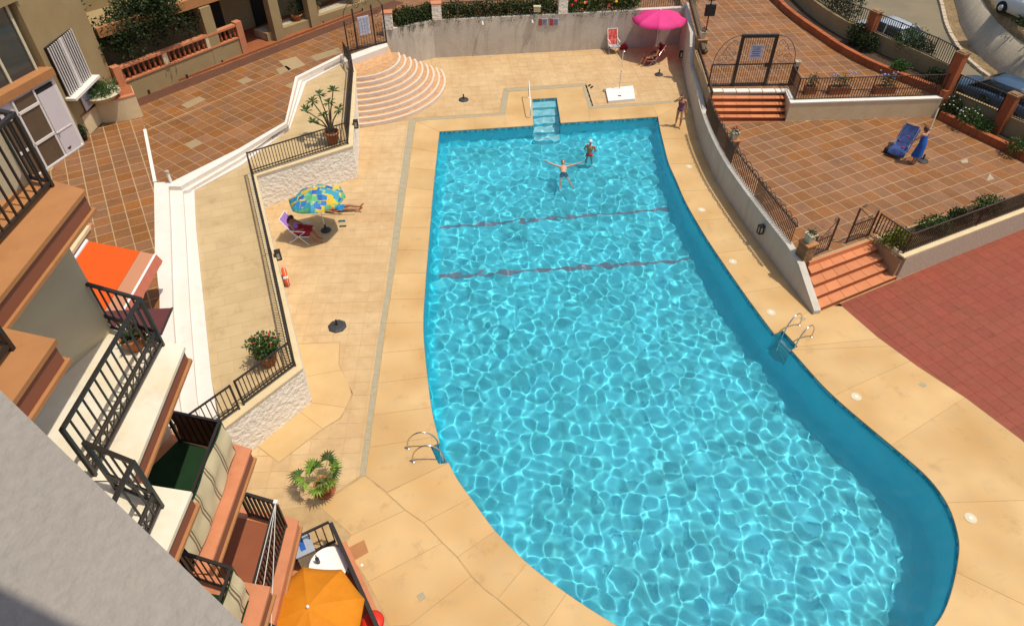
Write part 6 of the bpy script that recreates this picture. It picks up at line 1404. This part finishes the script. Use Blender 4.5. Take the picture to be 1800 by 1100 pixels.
# shrubs of the upper and lower beds
ub = [((1478, 40), .9, 1.0, 'leaf_dark', 'large dark shrub at the top end of the upper flower bed'), ((1462, 20), .8, 1.2, 'leaf', 'green shrub behind the brick kerb near the top edge'), ((1500, 75), .5, .55, 'leaf_dark', 'small dark shrub beside the farthest orange pillar'), ((1522, 85), .5, .45, 'leaf_dark', 'low dark shrub in front of the farthest orange pillar'), ((1590, 98), .75, .75, 'leaf', 'broad green shrub hanging over the middle of the upper wall'), ((1612, 108), .6, .6, 'leaf_dark', 'dark shrub next to the broad green one in the upper bed'), ((1580, 122), .4, .25, 'leaf', 'low green plant by the kerb in the upper bed'), ((1640, 140), .4, .3, 'leaf_dark', 'low dark plant beside the tall corner pillar')]
for (px, r_, h, mt, lab) in ub: c = at(*px, ZT + .3); shrub('bed_shrub', lab, c.x, c.y, ZT + .18, (r_ * .95, r_ * .95, h * 1.0), int(1700 * r_ + 300), .11, mt, group='shrubs of the upper bed')
lb_ = [((1668, 196), .55, .5, 'leaf_dark', ('petal_white', 14, .035), 'dark shrub with white flowers beside the corner pillar'), ((1700, 215), .6, .5, 'leaf', ('petal_white', 16, .035), 'green shrub with white flowers in the middle of the lower bed'), ((1722, 190), .4, .5, 'leaf_dark', None, 'thin dark shrub against the wall below the blue car'), ((1728, 228), .45, .35, 'leaf', None, 'green plant at the foot of the pillar by the blue car'), ((1785, 262), .5, .35, 'leaf', ('petal_red', 4, .035), 'green plant with a red flower at the right edge')]
for (px, r_, h, mt, fl2, lab) in lb_: c = at(*px, ZR + .3); shrub('bed_shrub', lab, c.x, c.y, ZR + .18, (r_ * .8, r_ * .8, h * .8), int(900 * r_ + 200), .1, mt, fl2, group='shrubs of the lower bed')
for (px, r_, h, mt, lab) in (((1592, 432), .55, .36, 'leaf_yellow', 'yellow green bush at the stair corner of the planting bed'), ((1660, 405), .6, .3, 'leaf', 'first green bush along the front fence'), ((1705, 388), .5, .25, 'leaf_dark', 'dark low bush between the green ones along the front fence'), ((1755, 368), .6, .3, 'leaf', 'second green bush along the front fence near the right edge')):
    c = at(*px, 1.25) + Vector((-.17, .36, 0)); shrub('fence_bush', lab, c.x, c.y, .95, (r_, r_ * .6, h), 1000, .1, mt, group='bushes behind the front fence')
for k, (px, lab) in enumerate((((1790, 70), 'dry brown scrub on the embankment below the white car'), ((1770, 40), 'pale dry bush beside the white car'))): c = at(*px, 2.9); c.x += .9; c.y -= .4; shrub('dry_bush', lab, c.x, c.y, 2.85, (.8, .6, .3), 500, .14, 'leaf_hedge', group='dry bushes of the embankment')
# drain pipe by the terrace wall, rod
t = thing('vent_pipe', 'short grey pipe standing at the corner of the white kerb', 'pipe', at(301, 321, 1.77)); b = at(301, 321, 1.77); part('tube', MB().tube([b, b + Vector((0, 0, .42))], .055, 10), 'white_metal', t); part('cap', MB().tube([b + Vector((0, 0, .42)), b + Vector((0, 0, .5))], .075, 10), 'concrete', t)
t = thing('water_pipe', 'thin grey pipe leaning at the end of the terrace wall', 'pipe', at(1635, 226, ZR)); part('tube', MB().tube([at(1635, 228, ZR), at(1650, 190, 1.7)], .035, 8), 'concrete', t); part('collar', MB().tube([at(1635, 228, ZR), at(1635.5, 226, ZR + .05)], .05, 8), 'concrete', t)
# pots on the left
for px, z, r_, h, mt, lab, lf_m in (((122, 268), ZT, .16, .28, 'pot_dark', 'dark empty pot by the white entrance door', None), ((150, 246), ZT, .14, .24, 'pot_dark', 'dark pot with a small plant at the corner of the entrance', 'leaf_dark'), ((488, 48), ZT + .48, .28, .34, 'pot', 'terracotta pot with a bushy plant, left on the house planter', 'leaf'), ((523, 36), ZT + .48, .28, .3, 'pot', 'terracotta pot, middle one on the house planter', 'leaf_dark'), ((553, 25), ZT + .48, .3, .34, 'pot', 'terracotta pot with tall leaves, right on the house planter', 'leaf')):
    c = at(*px, z); t = thing('flower_pot', lab, 'pot', c, 'pots by the left buildings'); pot(t, c.x, c.y, z, r_, h, mt)
    if lf_m: m = MB(); leaves(m, (c.x, c.y, z + h + r_ * 1.1), (r_ * 1.3, r_ * 1.3, r_ * 1.6), 260, .1, .1, seed=int(px[0])); part('foliage', m, lf_m, t)
c = Vector((-17.0, 27.35, ZT + .86)); c = at(183, 176, ZT + .9); t = thing('fern_bowl', 'wide pale bowl overflowing with green fern on the curved planter', 'planter', c); part('bowl', MB().lathe([(.25, 0), (.55, .12), (.72, .3), (.76, .32), (.68, .32), (.01, .27)], c, 20), 'pot_pale', t, True); m = MB(); leaves(m, (c.x, c.y, c.z + .42), (.72, .72, .3), 1300, .16, .2, .22, seed=3); part('foliage', m, 'leaf', t)
c = Vector((-5.95, 7.55, 8.1)); t = thing('balcony_pot', 'terracotta pot with spiky dark leaves on the white balcony', 'plant', c); pot(t, c.x, c.y, 8.1, .17, .26); blade_plant(t, c.x, c.y, 8.33, 16, .32, .022, 'leaf_dark', .45, 5)
t = thing('balcony_pot', 'small red pot on the white balcony floor behind the spiky plant', 'pot', (-5.72, 7.62, 8.1)); pot(t, -5.72, 7.62, 8.1, .09, .15, 'pot'); m = MB(); leaves(m, (-5.72, 7.62, 8.3), (.1, .1, .09), 60, .07, .1); part('foliage', m, 'leaf_dark', t)
# vine covered tree beside the porch
tr = thing('dark_tree', 'dense dark green tree in front of the shaded porch', 'tree', (-18.6, 30.4, ZT)); c = at(200, 30, 4.9); part('trunk', MB().tube([(c.x, c.y, ZT), (c.x + .1, c.y, 3), (c.x, c.y + .1, 4.6)], [.16, .13, .08], 8), 'bark', tr)
m = MB(); rg = random.Random(9)
for k in range(34): u_ = rg.uniform(-2.2, 2.8); leaves(m, (c.x + u_ * .75, c.y + u_ * .7 + rg.uniform(-.9, .9), c.z + rg.uniform(-1.1, 1.0)), (.75, .75, .6), 330, .15, .3, seed=k)
part('crown', m, 'leaf_dark', tr)
# patio furniture
c = at(578, 992, .72); t = thing('patio_table', 'round white plastic table half hidden by the orange parasol', 'table', (c.x, c.y, 0)); part('top', MB().lathe([(.46, .69), (.46, .72), (.43, .725)], (c.x, c.y, 0), 24), 'white_metal', t)
for k in range(4): a = k * math.pi / 2 + .5; part('leg', MB().tube([(c.x + .36 * math.cos(a), c.y + .36 * math.sin(a), 0.006), (c.x + .25 * math.cos(a), c.y + .25 * math.sin(a), .69)], .025, 6), 'white_metal', t)
t = thing('bottle', 'dark bottle standing on the white patio table', 'bottle', (c.x - .25, c.y + .05, .72)); part('glass', MB().lathe([(.045, .005), (.045, .2), (.015, .27), (.015, .32)], (c.x - .25, c.y + .05, .722), 10), 'black_plastic', t, True); part('stopper', MB().lathe([(.017, .32), (.017, .345)], (c.x - .25, c.y + .05, .722), 8), 'red_plastic', t)
c = at(534, 962, .6); t = thing('storage_box', 'grey storage box with a blue label on the patio', 'box', (c.x, c.y, 0.006)); part('body', MB().box((c.x, c.y, .35), (.42, .5, .66), .5), 'concrete', t); part('lid', MB().box((c.x, c.y, .7), (.45, .53, .04), .5), 'paint_silver', t); part('blue_label', MB().box((c.x - .02, c.y, .726), (.12, .3, .01), .5), 'cloth_blue', t)
c = at(655, 1092, .5); t = thing('red_cushion', 'bright red cushion beside the orange parasol at the bottom edge', 'cushion', c); part('cloth', MB().ell(c, (.25, .25, .09)), 'red_plastic', t, True); part('piping', MB().tube([c + Vector((.25 * math.cos(q), .25 * math.sin(q), 0)) for q in [2 * math.pi * k / 20 for k in range(20)]], .012, 4, True), 'cloth_red', t)
